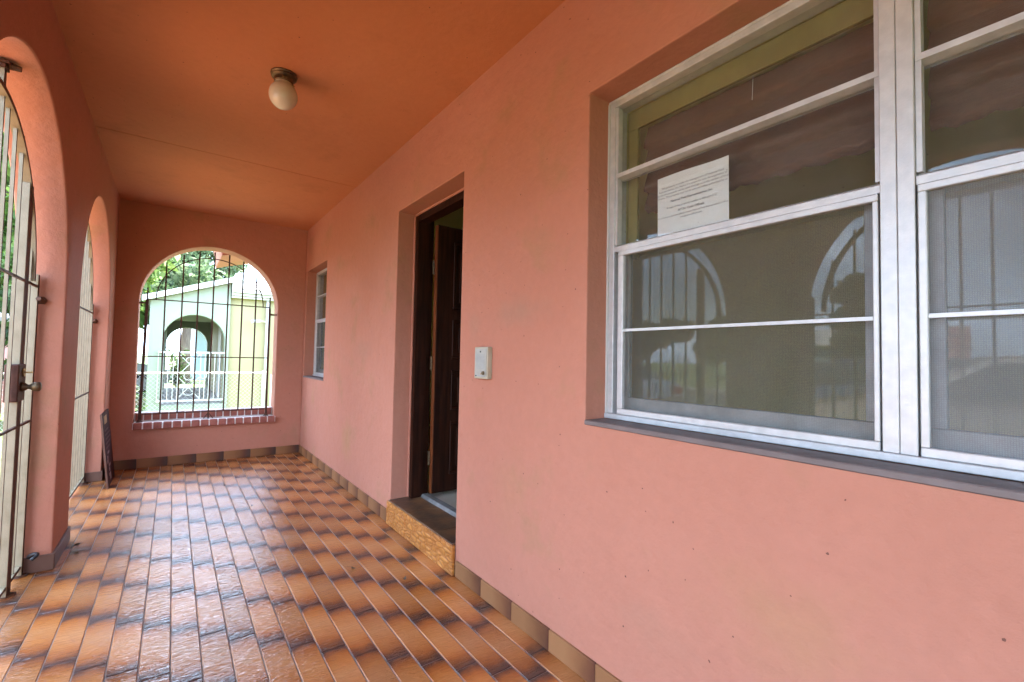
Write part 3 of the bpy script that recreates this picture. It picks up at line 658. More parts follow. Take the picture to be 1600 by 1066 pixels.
# ---------------------------------------------------------------- aluminium windows
def window(name, y_hi, units, z0, z1, label, shade_top=True):
    """y_hi: left edge seen from the porch; units: widths"""
    F = 1.41
    y_lo = y_hi - sum(units)
    t = thing(name, (F, (y_hi + y_lo) / 2, z0), label, "window")
    fr = MB()
    fr.box((F, y_lo + .002, z1 - .034), (F + .075, y_hi - .002, z1 - .002)).box((F - .004, y_lo + .002, z1 - .012), (F, y_hi - .002, z1 - .002))
    fr.box((F - .012, y_lo + .002, z0 + .014), (F + .075, y_hi - .002, z0 + .034))
    fr.box((F, y_hi - .034, z0 + .0345), (F + .075, y_hi - .002, z1 - .0345)).box((F, y_lo + .002, z0 + .0345), (F + .075, y_lo + .034, z1 - .0345))
    fr.build("frame", MT['alu'], t, bevel=0.002)
    # caulk bead round the frame
    MB().box((F - .006, y_hi - .010, z0 + .0345), (F - .0005, y_hi - .0015, z1 - .013)).build("caulk", MT['white_paint'], t)
    MB().box((XR - .006, y_lo - .004, z0 - .006), (F - .0125, y_hi + .001, z0 + .0125)).build("sill", MT['sill_paint'], t, bevel=0.003)
    y = y_hi; H = z1 - z0
    zb1 = z0 + .983; zm = z0 + .683       # glazing bar, meeting rail (bottom edges scaled from the sill)
    for i, w in enumerate(units):
        ya = y - .034 if i == 0 else y - .034; yb = y - w + (.034 if i == len(units) - 1 else .034)
        if i < len(units) - 1:
            MB().box((F - .006, y - w + .0006, z0 + .0345), (F + .075, y - w + .0335, z1 - .0345)).build("mullion", MT['alu'], t, bevel=0.0015)
            MB().box((F - .006, y - w - .0335, z0 + .0345), (F + .075, y - w - .0006, z1 - .0345)).build("mullion", MT['alu'], t, bevel=0.0015)
        # upper lights
        MB().prism([(F + .004, zb1 - .004), (F + .030, zb1 - .010), (F + .050, zb1 - .010), (F + .050, zb1 + .020), (F + .022, zb1 + .020), (F + .004, zb1 + .012)], 1, yb + .001, ya - .001).build("glazing_bar", MT['alu'], t)
        MB().prism([(F + .002, zm - .006), (F + .050, zm - .006), (F + .050, zm + .024), (F + .020, zm + .024), (F + .002, zm + .014)], 1, yb + .001, ya - .001).build("meeting_rail", MT['alu'], t)
        MB().box((F + .0335, yb + .0005, zb1 + .021), (F + .0375, ya - .0005, z1 - .035)).build("pane", MT['glass'], t)
        MB().box((F + .0335, yb + .0005, zm + .0245), (F + .0375, ya - .0005, zb1 - .0105)).build("pane", MT['glass'], t)
        for yy in (ya, yb + .012):
            MB().box((F + .006, yy - .012, zm + .025), (F + .032, yy - .0005, z1 - .036)).build("glazing_bead", MT['alu'], t)
        # lower sash
        sh = MB(); s0, s1 = yb + .012, ya - .006; q0, q1 = z0 + .036, zm - .0065
        sh.box((F + .045, s0, q0), (F + .070, s1, q0 + .062)).box((F + .045, s1 - .035, q0 + .0625), (F + .070, s1, q1)).box((F + .045, s0, q0 + .0625), (F + .070, s0 + .035, q1))
        sash = sh.build("sash", MT['alu_grey'], t, bevel=0.0015)
        MB().box((F + .056, s0 + .0352, q0 + .0622), (F + .060, s1 - .0352, q1 - .0002)).build("pane", MT['glass'], sash)
        # insect screen in front
        sc = MB(); a, c = ya - .026 if i == 0 else ya - .004, yb + .004; p, q = z0 + .0345, zm - .008
        sc.box((F - .005, c, p), (F + .016, a, p + .022)).box((F - .005, c, q - .018), (F + .016, a, q))
        sc.box((F - .005, a - .026 if i == 0 else a - .016, p + .0223), (F + .016, a, q - .0183)).box((F - .005, c, p + .0223), (F + .016, c + .012, q - .0183))
        scr = sc.build("screen_frame", MT['alu'], t, bevel=0.002)
        MB().box((F - .001, c + .0122, z0 + .357), (F + .006, a - .0165, z0 + .367)).build("screen_crossbar", MT['alu'], scr)
        MB().quad([(F + .008, c + .002, p + .004), (F + .008, a - .002, p + .004), (F + .008, a - .002, q - .004), (F + .008, c + .002, q - .004)]).build("screen_mesh", MT['screen' if i == 0 else 'screen_sky_sheen'], scr, recalc=False)
        y -= w
    return t
big = window("aluminium_window", WIN[1], [0.932, WIN[1] - WIN[0] - 0.932], WIN[2], WIN[3], "large two-bay aluminium window with insect screens in the near wall")
window("aluminium_window", FWIN[1], [FWIN[1] - FWIN[0]], FWIN[2], FWIN[3], "narrow aluminium window beside the far corner of the porch")

# woven shade, half raised, inside the big window
def shade(name, y0, y1, x, zb, zt, label):
    mb = MB(); n = 26; folds = []
    for k in range(n + 1):
        z = zt + (zb - zt) * k / n
        ph = (k / n) * 4.0
        folds.append((x + 0.042 - 0.034 * (ph % 1.0) + 0.004 * (k / n), z - (0.012 if (ph % 1.0) > 0.85 else 0)))
    yy = [y0 + (y1 - y0) * j / 40 for j in range(41)]
    for j, yv in enumerate(yy):
        wob = 0.006 * math.sin(j * 1.3) + 0.004 * math.sin(j * 3.1)
        for (xx, z) in folds: mb.v.append((xx + wob * .4, yv, z + (wob if z < zb + .1 else 0)))
    m_ = len(folds)
    for j in range(40):
        for k in range(m_ - 1):
            mb.f.append((j * m_ + k, j * m_ + k + 1, (j + 1) * m_ + k + 1, (j + 1) * m_ + k)); mb.m.append(0)
    t = thing(name, (x, (y0 + y1) / 2, zt), label, "window shade")
    mb.build("woven_slats", MT['shade'], t, smooth=True, recalc=False)
    MB().box((x - .009, y0 - .03, zt - .012), (x + .004, min(y1 + .062, 1.234), zt + .066)).build("valance", MT['olive_board'], t)
    if y1 > 1: MB().box((x - .008, y1 + .014, zb - .19), (x + .006, y1 + .060, zt - .0125)).build("side_board", MT['olive_board'], t)
    MB().tube([(x - .004, y0 + .35, zt - .02), (x - .006, y0 + .352, zt - .10)], 0.0007, 6).build("pull_cord", MT['paper'], t)
    return t
shade("woven_shade", 0.375, 1.172, 1.500, 1.80, 2.160, "brown woven shade bunched behind the bay of the near window with the notice")
shade("woven_shade", -0.62, 0.298, 1.500, 1.80, 2.160, "brown woven shade bunched behind the nearest bay of the large window")

# the notice taped behind the glass
pp = thing("paper_notice", (1.449, 0.918, 1.775), "white printed paper notice taped behind the upper glass of the large window", "notice")
mb = MB(); NU, NV = 12, 8
for j in range(NV + 1):
    for i in range(NU + 1):
        yy = 1.055 - 0.275 * i / NU; zz = 1.667 + 0.217 * j / NV
        mb.v.append((1.4495 + 0.0012 * math.sin(i * .7) * (j / NV), yy + 0.002 * (j / NV), zz + 0.002 * math.sin(i * .5)))
for j in range(NV):
    for i in range(NU):
        a = j * (NU + 1) + i; mb.f.append((a, a + 1, a + NU + 2, a + NU + 1)); mb.m.append(0)
mb.build("sheet", MT['paper'], pp, smooth=True, recalc=False)
def text_part(txt, size, y, z, x, parent, mat, bold=0.0, name="text_line", align='CENTER'):
    cu = bpy.data.curves.new("t", 'FONT'); cu.body = txt; cu.size = size; cu.align_x = align; cu.resolution_u = 2; cu.offset = bold
    ob = bpy.data.objects.new("t", cu); COL.objects.link(ob)
    dg = bpy.context.evaluated_depsgraph_get(); me = bpy.data.meshes.new_from_object(ob.evaluated_get(dg))
    bpy.data.objects.remove(ob); me.materials.clear(); me.materials.append(mat)
    me.transform(Matrix(((0, 0, -1, 0), (-1, 0, 0, 0), (0, 1, 0, 0), (0, 0, 0, 1))))
    return link(name, me, (x, y, z), parent)
PX = 1.4470
for txt, sz, zz, bd in (("This property is under the management of National Field", .0105, 1.838, 0), ("Representatives, Inc. Notice if a vacant for sale. Arrangements to", .0100, 1.826, 0),
                        ("access this property can be made through us at the number of local", .0100, 1.814, 0), ("Notice. This property may not be entered unless authorized by us.", .0100, 1.802, 0),
                        ("National Field Representatives, Inc.", .0115, 1.782, .0002), ("A copy of the property number is 800-639-2151", .0100, 1.760, 0),
                        ("ATTN: Code Officials", .0115, 1.742, .0002), ("If you have any questions please contact National Field Representatives Office", .0086, 1.728, 0), ("info@nationalfield.com", .0090, 1.716, 0)):
    text_part(txt, sz, 0.917, zz, PX, pp, MT['ink'], bd)

# door intercom on the wall
ic = thing("door_intercom", (XR, 1.985, 1.17), "small ivory intercom with speaker slots on the wall beside the doorway", "intercom")
y0, y1, z0, z1 = 1.922, 2.046, 1.092, 1.254
MB().box((XR - .026, y0, z0), (XR + .002, y1, z1)).build("housing", MT['ivory'], ic, bevel=0.004, seg=2)
MB().box((XR - .0285, y0 + .010, z0 + .010), (XR - .0265, y1 - .010, z1 - .010)).build("faceplate", MT['face'], ic)
for k in range(11):
    zz = z0 + .052 + k * .0068
    MB().box((XR - .0298, y0 + .026, zz), (XR - .0287, y1 - .020, zz + .0026)).build("speaker_slot", MT['alu_grey'], ic)
MB().box((XR - .0305, 1.982, z1 - .028), (XR - .0287, 1.990, z1 - .020)).build("lens", MT['dark_gap'], ic)
btn = MB()
btn.tube([(XR - .0355, 1.955, z0 + .030), (XR - .0287, 1.955, z0 + .030)], 0.0095, 20)
btn.build("call_button", MT['dull_brass'], ic)
MB().box((XR - .0305, 1.975, z0 + .022), (XR - .0287, 1.981, z0 + .028)).build("indicator", MT['amber'], ic)
MB().box((XR - .0295, y0 + .018, z0 + .0125), (XR - .0287, y1 - .030, z0 + .0165)).build("name_strip", MT['alu_grey'], ic)
MB().box((XR - .0298, y1 - .026, z0 + .0115), (XR - .0287, y1 - .015, z0 + .0175)).build("badge", MT['dark_gap'], ic)

# globe lamp
lp = thing("ceiling_lamp", (0.435, 2.75, ZC), "round aged opal globe lamp on a tarnished brass ceiling base", "lamp")
MB().lathe([(0.001, 0.0), (.066, 0.0), (.067, -.006), (.062, -.012), (.064, -.018), (.057, -.024), (.050, -.028), (.048, -.046), (.045, -.050), (.001, -.050)], (0.435, 2.75, ZC - .0005), 40).build("base", MT['dull_brass'], lp, smooth=False)
gp = [(0.040, -.040)] + [(0.072 * math.sin(a), -.118 + .074 * math.cos(a)) for a in [math.radians(d) for d in range(40, 180, 7)]] + [(0.0005, -.192)]
MB().lathe(gp, (0.435, 2.75, ZC), 40).build("globe", MT['opal'], lp, smooth=True)
for a in (0.3, 2.4, 4.5):
    p = (0.435 + .052 * math.cos(a), 2.75 + .052 * math.sin(a), ZC - .038)
    MB().tube([(0.435 + .044 * math.cos(a), 2.75 + .044 * math.sin(a), ZC - .038), (0.435 + .060 * math.cos(a), 2.75 + .060 * math.sin(a), ZC - .038)], 0.004, 8).build("thumbscrew", MT['brass'], lp)

# ---------------------------------------------------------------- brick sill in the end arch
bs = thing("brick_sill", (EC, YB + .1, 0.43), "two-course red brick sill with white mortar in the end arch", "sill")
MB().box((-0.303, YB - .040, 0.398), (1.003, YB - .0005, 0.459)).build("mortar_bed", MT['mortar'], bs)
MB().box((EC - ER + .002, YB - .0005, 0.3965), (EC + ER - .002, YBO - .012, 0.459)).build("mortar_bed", MT['mortar'], bs)
MB().box((EC - ER + .002, YB + .128, 0.4595), (EC + ER - .002, YBO - .014, 0.551)).build("mortar_bed", MT['mortar'], bs)
nb = 16; bw = (1.003 + 0.303) / nb; bmesh1 = None
for k in range(nb):
    a = -0.303 + bw * k
    o = MB().box((a + .006, YB - .047, 0.395), (a + bw - .006, YB - .004, 0.463)).build("brick", MT['brick'], bs, bevel=0.004) if bmesh1 is None else link("brick", bmesh1, (a + bw / 2, YB - .0255 + random.uniform(-.002, .002), 0.429), bs)
    bmesh1 = o.data; o.rotation_euler = (0, random.uniform(-.02, .02), random.uniform(-.02, .02))
nb2 = 18; bw2 = (2 * ER - .01) / nb2; bmesh2 = None
for k in range(nb2):
    a = EC - ER + .005 + bw2 * k
    o = MB().box((a + .006, YB + .119, 0.470), (a + bw2 - .006, YB + .132, 0.547)).build("brick", MT['brick'], bs, bevel=0.004) if bmesh2 is None else link("brick", bmesh2, (a + bw2 / 2, YB + .1255 + random.uniform(-.002, .002), 0.5085), bs)
    bmesh2 = o.data

# iron grille in the end arch
gr = thing("window_grille", (EC, 6.14, 0.46), "brown iron bar grille with a hooped top in the end arch", "grille")
GX = [-0.235, -0.087, 0.061, 0.202, 0.343, 0.484, 0.626, 0.765, 0.915]; GT = [1.87, 2.155, 2.257, 2.313, 2.328, 2.317, 2.263, 2.153, 1.87]
for i, (x, zt) in enumerate(zip(GX, GT)):
    if i in (0, 8):
        tilt = -0.018 if i == 0 else 0.0
        p = MB().beam((x + tilt, 6.14, 0.463), (x, 6.14, 1.74), .026 if i == 0 else .02, .026, upv=(0, 1, 0)).beam((x, 6.14, 1.74), (x, 6.14, zt), .013, .013, upv=(0, 1, 0)).build("post", MT['brown'], gr)
        MB().lathe([(0.001, .034), (.012, .032), (.017, .014), (.028, .004), (.028, -.002)], (x + tilt, 6.14, 0.4645), 10).build("foot", MT['rust'], p)
    else:
        MB().box((x - .007, 6.1345, 0.535), (x + .007, 6.1485, zt)).build("bar", MT['brown'], gr)
p = MB().beam((0.343, 6.14, 0.463), (0.343, 6.14, 0.535), .014, .014, upv=(0, 1, 0)).beam((0.300, 6.14, 0.466), (0.343, 6.14, 0.53), .008, .012, upv=(0, 1, 0)).beam((0.386, 6.14, 0.466), (0.343, 6.14, 0.53), .008, .012, upv=(0, 1, 0)).build("foot", MT['rust'], gr)
for z in (1.747, 1.146, 0.543):
    MB().box((GX[0], 6.1255, z - .0055), (GX[8], 6.1342, z + .0055)).build("rail", MT['brown'], gr)
MB().tube([(0.339 - .503 * math.cos(PI * k / 48), 6.131, 1.747 + .503 * math.sin(PI * k / 48)) for k in range(49)], 0.0058, 6).build("hoop", MT['brown'], gr, smooth=True)
for x0, x1, z in ((EC - ER - .004, GX[0] - .012, 1.705), (GX[8] + .01, EC + ER + .004, 1.665)):
    MB().tube([(x0, 6.14, z), ((x0 + x1) / 2, 6.14, z - .002), (x1, 6.14, z)], [.013, .008, .009], 8).build("wall_bracket", MT['rust'], gr)

# ---------------------------------------------------------------- gates in the arcade arches
FB = {3: 1}            # the face towards the porch is brown, the others beige
GM = [MT['beige'], MT['brown']]
def arcade_gate(yc, bars, posts, label, lock=None, centre_post=None):
    XG = -0.612; hw = 0.0064
    t = thing("arch_gate", (XG, yc, 0), label, "gate", "barred gates in the arcade arches")
    R = 0.715
    def hoop_z(y): 
        d = y - yc
        return ASP + math.sqrt(max(R * R - d * d, 0)) if abs(d) < R else None
    for y in bars:
        hz = hoop_z(y)
        zt = hz + random.uniform(.05, .08) if hz and hz < 2.2 else (hz + .035 if hz else 1.60)
        MB().box((XG - hw, y - hw, 0.062), (XG + hw, y + hw, zt), faces=FB).build("bar", GM, t)
    for (y, wy, wx, zt) in posts:
        p = MB().box((XG - wx / 2, y - wy / 2, 0.012), (XG + wx / 2, y + wy / 2, zt), faces=FB).build("post", GM, t, bevel=0.0015)
        MB().prism([(XG - .012, y - .02), (XG + .010, y - .024), (XG + .036, y - .008), (XG + .040, y + .012), (XG + .012, y + .022), (XG - .014, y + .018)], 2, 0.0008, 0.011).box((XG - .010, y - .013, .011), (XG + .018, y + .013, .035)).build("foot", MT['rust'], p)
    if centre_post is not None:
        y = centre_post
        MB().box((XG - .020, y - .016, hoop_z(y) + .011), (XG + .016, y + .016, 2.345), faces=FB).build("post", GM, t)
        MB().box((XG - .06, y - .028, 2.345), (XG + .022, y + .028, 2.362)).box((XG - .07, y - .034, 2.3622), (XG + .034, y + .034, 2.374)).build("bracket", MT['brown'], t, bevel=0.003)
        MB().tube([(XG + .03, y, 2.366), (XG + .06, y, 2.362)], [0.016, 0.011], 8).build("bolt", MT['rust'], t)
    # hoop: flat bar
    mb = MB(); n = 60; hx = 0.016
    for k in range(n + 1):
        a = PI * k / n
        for rr in (R - .011, R + .011):
            for xx in (XG - hx, XG + hx + .002): mb.v.append((xx, yc - rr * math.cos(a), ASP + rr * math.sin(a)))
    for k in range(n):
        b = 4 * k
        for (p, q, mi) in ((0, 1, 0), (1, 3, 1), (3, 2, 1), (2, 0, 0)):
            mb.f.append((b + p, b + q, b + 4 + q, b + 4 + p)); mb.m.append(mi)
    mb.f += [(0, 1, 3, 2), (4 * n, 4 * n + 1, 4 * n + 3, 4 * n + 2)]; mb.m += [0, 0]
    mb.build("hoop", GM, t)
    ya, yb = min([p[0] for p in posts]), max([p[0] for p in posts])
    for z in (1.535, 0.818):
        MB().box((XG + hw + .001, ya - .008, z - .0055), (XG + hw + .011, yb + .008, z + .0055)).build("rail", MT['brown'], t)
    MB().box((XG - .012, ya, 0.045), (XG + .012, yb, 0.0615), faces=FB).build("bottom_rail", GM, t)
    for y, s in ((yc - AR, 1), (yc + AR, -1)):
        MB().tube([(XG + .028, y - s * .004, 1.464), (XG + .028, y + s * .02, 1.464), (XG + .022, y + s * .05, 1.470)], [.022, .022, .012], 6).build("wall_anchor", MT['rust'], t)
    if lock:
        y = lock
        bx = MB().box((XG - .022, y - .085, 0.945), (XG + .028, y + .035, 1.125)).build("lock_box", MT['brown'], t, bevel=0.004)
        MB().tube([(XG + .029, y - .012, 1.085), (XG + .034, y - .012, 1.085)], 0.021, 20).build("keyhole_plate", MT['brass'], bx)
        MB().tube([(XG + .034, y - .012, 1.085), (XG + .062, y - .012, 1.085)], 0.0035, 8).build("key", MT['brass'], bx)
        MB().tube([(XG + .0285, y - .03, 1.015), (XG + .038, y - .03, 1.015), (XG + .052, y - .03, 1.015), (XG + .058, y - .03, 1.015), (XG + .072, y - .03, 1.015), (XG + .092, y - .03, 1.015), (XG + .096, y - .03, 1.015)], [.024, .022, .010, .012, .023, .022, .015], 20).build("knob", MT['dull_brass'], bx, smooth=True)
    return t
arcade_gate(2.70, [2.005, 2.289, 2.414, 2.539, 2.664, 2.789, 2.873, 2.995, 3.118, 3.390],
            [(1.895, .03, .024, 1.62), (2.152, .06, .032, 1.98), (3.262, .075, .030, 2.02), (3.500, .03, .036, 1.60)],
            "beige barred gate with lock box and knob in the arch nearest the left edge", lock=3.235, centre_post=2.735)
arcade_gate(4.83, [4.165 + .1215 * k for k in range(12)], [(4.035, .03, .024, 1.62), (5.625, .03, .030, 1.62)],
            "beige barred gate in the far arch next to the leaning board")
arcade_gate(0.53, [1.194 - .125 * k for k in range(11)], [(1.319, .03, .024, 1.66), (-0.262, .03, .024, 1.66)],
            "beige barred gate in the arch opposite the large window, seen mirrored in its glass")
rp_ = MB().tube([(-0.555 + .02 * math.sin(k * .5), 3.44 + .085 * k / 12, 0.098 + 0.018 * math.sin(k * .35)) for k in range(13)], 0.009, 8).build("cable_tie", MT['black'], smooth=True)
tag(rp_, "short black rubber strap at the foot of the gate post by the pillar", "strap")

# ---------------------------------------------------------------- board leaning on the far pillar
bd = thing("leaning_board", (-0.43, 5.55, 0), "dark maroon printed board leaning against the far pillar", "board")
A = Vector((-0.405, 0, 0.002)); B = Vector((-0.474, 0, 0.645)); nrm = Vector((B.z - A.z, 0, A.x - B.x)).normalized(); th = 0.009
def bpt(y, s, off): q = A + (B - A) * s + nrm * off; return (q.x, y, q.z)
def bplate(mb, y0, y1, s0, s1, o0, o1):
    vs = [bpt(y, s, o_) for o_ in (o0, o1) for (y, s) in ((y0, s0), (y1, s0), (y1, s1), (y0, s1))]; b = len(mb.v); mb.v += vs
    for q in ((0, 1, 2, 3), (7, 6, 5, 4), (0, 4, 5, 1), (1, 5, 6, 2), (2, 6, 7, 3), (3, 7, 4, 0)): mb.f.append(tuple(b + i for i in q)); mb.m.append(0)
    return mb
bplate(MB(), 5.30, 5.83, 0, 1, -th, 0).build("panel", MT['board'], bd)
bplate(MB(), 5.292, 5.2995, 0, 1, -th - .002, .002).build("edge_strip", MT['skirt_plain'], bd)
bplate(MB(), 5.42, 5.62, .84, .95, .0006, .0014).build("emblem", MT['amber'], bd, bevel=0)
for k in range(5):
    bplate(MB(), 5.40, 5.40 + random.uniform(.25, .38), .74 - .06 * k, .765 - .06 * k, .0006, .0012).build("print_line", MT['brown'], bd)
for k in range(7):
    s0 = .06 + .06 * k; a = 5.36 + random.uniform(0, .14)
    bplate(MB(), a, a + random.uniform(.05, .14), s0, s0 + random.uniform(.03, .075), .0006, .0012).build("print_patch", MT['pale_print'], bd)

# dry leaf bits on the floor
LEAVES = [(0.42, 4.9, .014, "dry leaf scrap in mid porch, farther of the two below the lamp"), (0.55, 4.15, .013, "dry leaf scrap in mid porch, nearer of the two below the lamp"),
          (0.86, 2.63, .014, "dry leaf scrap on the tiles left of the doorstep"), (1.05, 2.36, .016, "dry leaf scrap at the near corner of the doorstep"), (1.17, 5.6, .014, "dry leaf scrap close to the far corner of the porch"),
          (-0.41, 3.72, .018, "curled dry leaf at the side of the near pillar base"), (-0.43, 3.88, .022, "larger curled dry leaf behind the near pillar base"), (0.62, 5.72, .016, "dry leaf scrap below the brick sill of the end arch")]
for x, y, s, lab in LEAVES:
    a = random.uniform(0, 6.28); mb = MB()
    pts = [(x + s * math.cos(a + t_) * (1 if i % 2 == 0 else .55), y + s * math.sin(a + t_) * (1 if i % 2 == 0 else .55), .0016 + .004 * (i % 3)) for i, t_ in enumerate([0, .8, 1.7, 2.6, 3.4, 4.3, 5.2])]
    for i in range(len(pts)): mb.quad([(x, y, .0012), pts[i], pts[(i + 1) % len(pts)]])
    o = mb.build("dry_leaf", MT['dry_leaf'], recalc=False); tag(o, lab, "leaf", "dry leaf scraps on the porch floor")

# ================================================================ outside
# chain-link fence beyond the end arch
fn = thing("chain_link_fence", (0, 8.2, GZ), "low chain-link fence with white top rail beyond the end arch", "fence")
for x0, x1, zt in ((-5.6, 1.18, 0.89), (1.30, 4.0, 0.83)):
    MB().tube([(x0, 8.2, zt), (x1, 8.2, zt)], 0.015, 8).build("top_rail", MT['white_paint'], fn, smooth=True)
    for xx in ([x0 + .01, -3.2, -0.62, x1] if x0 < 0 else [x0, x1]):
        MB().tube([(xx, 8.235, GZ - .05), (xx, 8.235, zt + .03)], 0.026, 8).build("post", MT['white_paint'], fn, smooth=True)
    mb = MB(); h = zt - .02 - (GZ + .03); p = 0.058
    n_ = int((x1 - x0 + h) / p)
    for k in range(n_):
        for s in (1, -1):
            xs0 = x0 + k * p - (h if s > 0 else 0); xe = xs0 + h
            za, zb_ = (GZ + .03, zt - .02) if s > 0 else (zt - .02, GZ + .03)
            a, c = max(xs0, x0), min(xe, x1)
            if c - a < .01: continue
            f_ = lambda q: za + (zb_ - za) * (q - xs0) / h
            mb.beam((a, 8.198 + .002 * s, f_(a)), (c, 8.198 + .002 * s, f_(c)), .0017, .0017)
    o = mb.build("wire_mesh", MT['galv'], fn, recalc=False); tag(o, kind="stuff")

# neighbour house: mint porch end, yellow side wall
NY = 12.2
nh = thing("neighbour_house", (2.5, NY, GZ), "mint green and pale yellow neighbour house with an arched porch and white eaves", "house")
topf = lambda u: 2.28 + (u + .41) * 0.352
slab_from_cells(arch_cells(-0.42, 1.02, GZ - .05, 0, [0.375], 0.56, 1.45, sill=0.06, topf=topf), 1, NY, NY + .26).build("porch_end_wall", MT['mint'], nh, bevel=0.01)
MB().prism([(-0.55, 2.235), (1.25, 2.868), (1.25, 2.985), (-0.55, 2.352)], 1, NY - .16, NY + .05).build("fascia", MT['white_paint'], nh)
MB().prism([(-0.50, 2.30), (1.25, 2.92), (1.25, 2.97), (-0.50, 2.35)], 1, NY + .055, 19.2).build("porch_roof", MT['roof_white'], nh)
MB().box((-0.30, NY + .27, 2.215), (1.0, 18.7, 2.25)).build("porch_soffit", MT['mint'], nh)
slab_from_cells(arch_cells(-0.42, 1.02, GZ - .05, 0, [0.375], 0.56, 1.45, sill=-0.02, topf=topf), 1, 18.74, 19.0).build("porch_end_wall", MT['mint'], nh)
slab_from_cells(arch_cells(NY + .28, 18.7, GZ - .05, 2.21, [13.7, 15.5, 17.3], 0.7, 1.35), 0, -0.40, -0.18).build("porch_arcade", MT['mint'], nh)
MB().box((-0.42, NY + .27, GZ - .02), (1.0, 18.7, 0.02)).build("porch_slab", MT['concrete'], nh)
MB().box((1.03, NY + .10, GZ - .05), (9.0, 19.0, 2.46)).build("side_wall", MT['neighbour_yellow'], nh)
for k, (z0, z1, yo) in enumerate(((2.455, 2.50, .14), (2.505, 2.565, .19), (2.57, 2.66, .26))):
    MB().box((1.031, NY + .09 - yo, z0), (9.2, NY + .3, z1)).build("eave_board", MT['white_paint'], nh)
MB().prism([(NY - .20, 2.665), (NY + 3.4, 3.32), (NY + 7.0, 2.67)], 0, 1.06, 9.3).build("roof", MT['roof_white'], nh)
MB().box((1.031, NY - .10, 2.665), (1.36, NY + .3, 2.86)).build("eave_return", MT['white_paint'], nh)
MB().tube([(1.78, NY + .04, 2.45), (1.78, NY + .04, GZ)], 0.035, 10).build("downpipe", MT['white_paint'], nh, smooth=True)
wl = MB().tube([(1.44, NY - .12, 1.93), (1.62, NY - .06, 1.95)], [.045, .03], 10).build("floodlight", MT['white_paint'], nh)
MB().tube([(1.62, NY - .06, 1.95), (1.745, NY + .03, 1.95)], .014, 8).build("arm", MT['white_paint'], wl)
MB().box((0.999, 14.2, 0.02), (1.028, 15.1, 2.05)).build("door", MT['white_paint'], nh)

ng = thing("porch_railing", (0.35, NY - .03, 0.1), "white ornamental metal railing across the neighbour porch arch", "railing")
RX0, RX1, RZ0, RZ1, RY = -0.25, 0.955, 0.15, 1.19, NY - .03
for z in (RZ0, RZ1): MB().box((RX0, RY - .016, z - .018), (RX1, RY + .016, z + .018)).build("rail", MT['white_paint'], ng)
for x in [RX0 + .01, -0.16, -0.07, 0.02, 0.10, 0.50, 0.58, 0.66, 0.76, 0.85, RX1 - .01]:
    MB().box((x - .0065, RY - .0065, RZ0 + .018), (x + .0065, RY + .0065, RZ1 - .018)).build("bar", MT['white_paint'], ng)
for (z0, z1) in ((0.70, 1.16), (0.20, 0.66)):
    MB().beam((0.11, RY, z0), (0.49, RY, z1), .014, .014, upv=(0, 1, 0)).build("cross_bar", MT['white_paint'], ng)
    MB().beam((0.11, RY + .015, z1), (0.49, RY + .015, z0), .014, .014, upv=(0, 1, 0)).build("cross_bar", MT['white_paint'], ng)
for cx, cz, rr in ((0.30, 0.68, .09), (0.30, 0.36, .10), (0.56, 0.68, .06), (0.30, 1.02, .06)):
    MB().tube([(cx + rr * math.cos(2 * PI * k / 24), RY - .014, cz + rr * math.sin(2 * PI * k / 24)) for k in range(24)], .008, 6, closed=True).build("ring", MT['white_paint'], ng, smooth=True)

# simple houses
def house(name, x0, x1, y0, y1, h, wall, roofm, label, ridge='y', rh=1.3, face='+x'):
    t = thing(name, ((x0 + x1) / 2, (y0 + y1) / 2, GZ), label, "house")
    MB().box((x0, y0, GZ - .05), (x1, y1, h)).build("wall", wall, t)
    ov = .45
    if ridge == 'y':
        xm = (x0 + x1) / 2
        MB().prism([(x0 - ov, h - .1), (xm, h + rh), (x1 + ov, h - .1), (x1 + ov, h + .06), (xm, h + rh + .2), (x0 - ov, h + .06)], 1, y0 - ov, y1 + ov).build("roof", roofm, t)
    else:
        ym = (y0 + y1) / 2
        MB().prism([(y0 - ov, h - .1), (ym, h + rh), (y1 + ov, h - .1), (y1 + ov, h + .06), (ym, h + rh + .2), (y0 - ov, h + .06)], 0, x0 - ov, x1 + ov).build("roof", roofm, t)
    if face == '+x':
        for k, yy in enumerate((y0 + (y1 - y0) * .2, y0 + (y1 - y0) * .78)):
            for zf in ([1.0] if h < 4 else [1.0, 3.9]):
                w = MB().box((x1 + .002, yy - .7, zf - .06), (x1 + .05, yy + .7, zf + 1.2)).build("window", MT['white_paint'], t)
                MB().box((x1 + .051, yy - .62, zf), (x1 + .06, yy - .03, zf + 1.13)).build("pane", MT['car_glass'], w)
                MB().box((x1 + .051, yy + .03, zf), (x1 + .06, yy + .62, zf + 1.13)).build("pane", MT['car_glass'], w)
        ym = (y0 + y1) / 2
        d = MB().box((x1 + .002, ym - .5, GZ), (x1 + .06, ym + .5, 2.0)).build("door", MT['wood_edge'], t)
        MB().tube([(x1 + .06, ym + .4, .95), (x1 + .10, ym + .4, .95)], .03, 8).build("handle", MT['brass'], d)
    else:
        for xx in (x0 + (x1 - x0) * .25, x0 + (x1 - x0) * .75):
            for zf in ([0.9] if h < 4 else [0.9, 3.6]):
                w = MB().box((xx - .7, y0 - .05, zf - .06), (xx + .7, y0 - .002, zf + 1.2)).build("window", MT['white_paint'], t)
                MB().box((xx - .62, y0 - .06, zf), (xx - .03, y0 - .051, zf + 1.13)).build("pane", MT['car_glass'], w)
                MB().box((xx + .03, y0 - .06, zf), (xx + .62, y0 - .051, zf + 1.13)).build("pane", MT['car_glass'], w)
    return t
house("street_house", -46, -38, -8, 3, 2.7, MT['cream'], MT['roof_grey'], "cream bungalow with grey roof across the street, mirrored in the window")
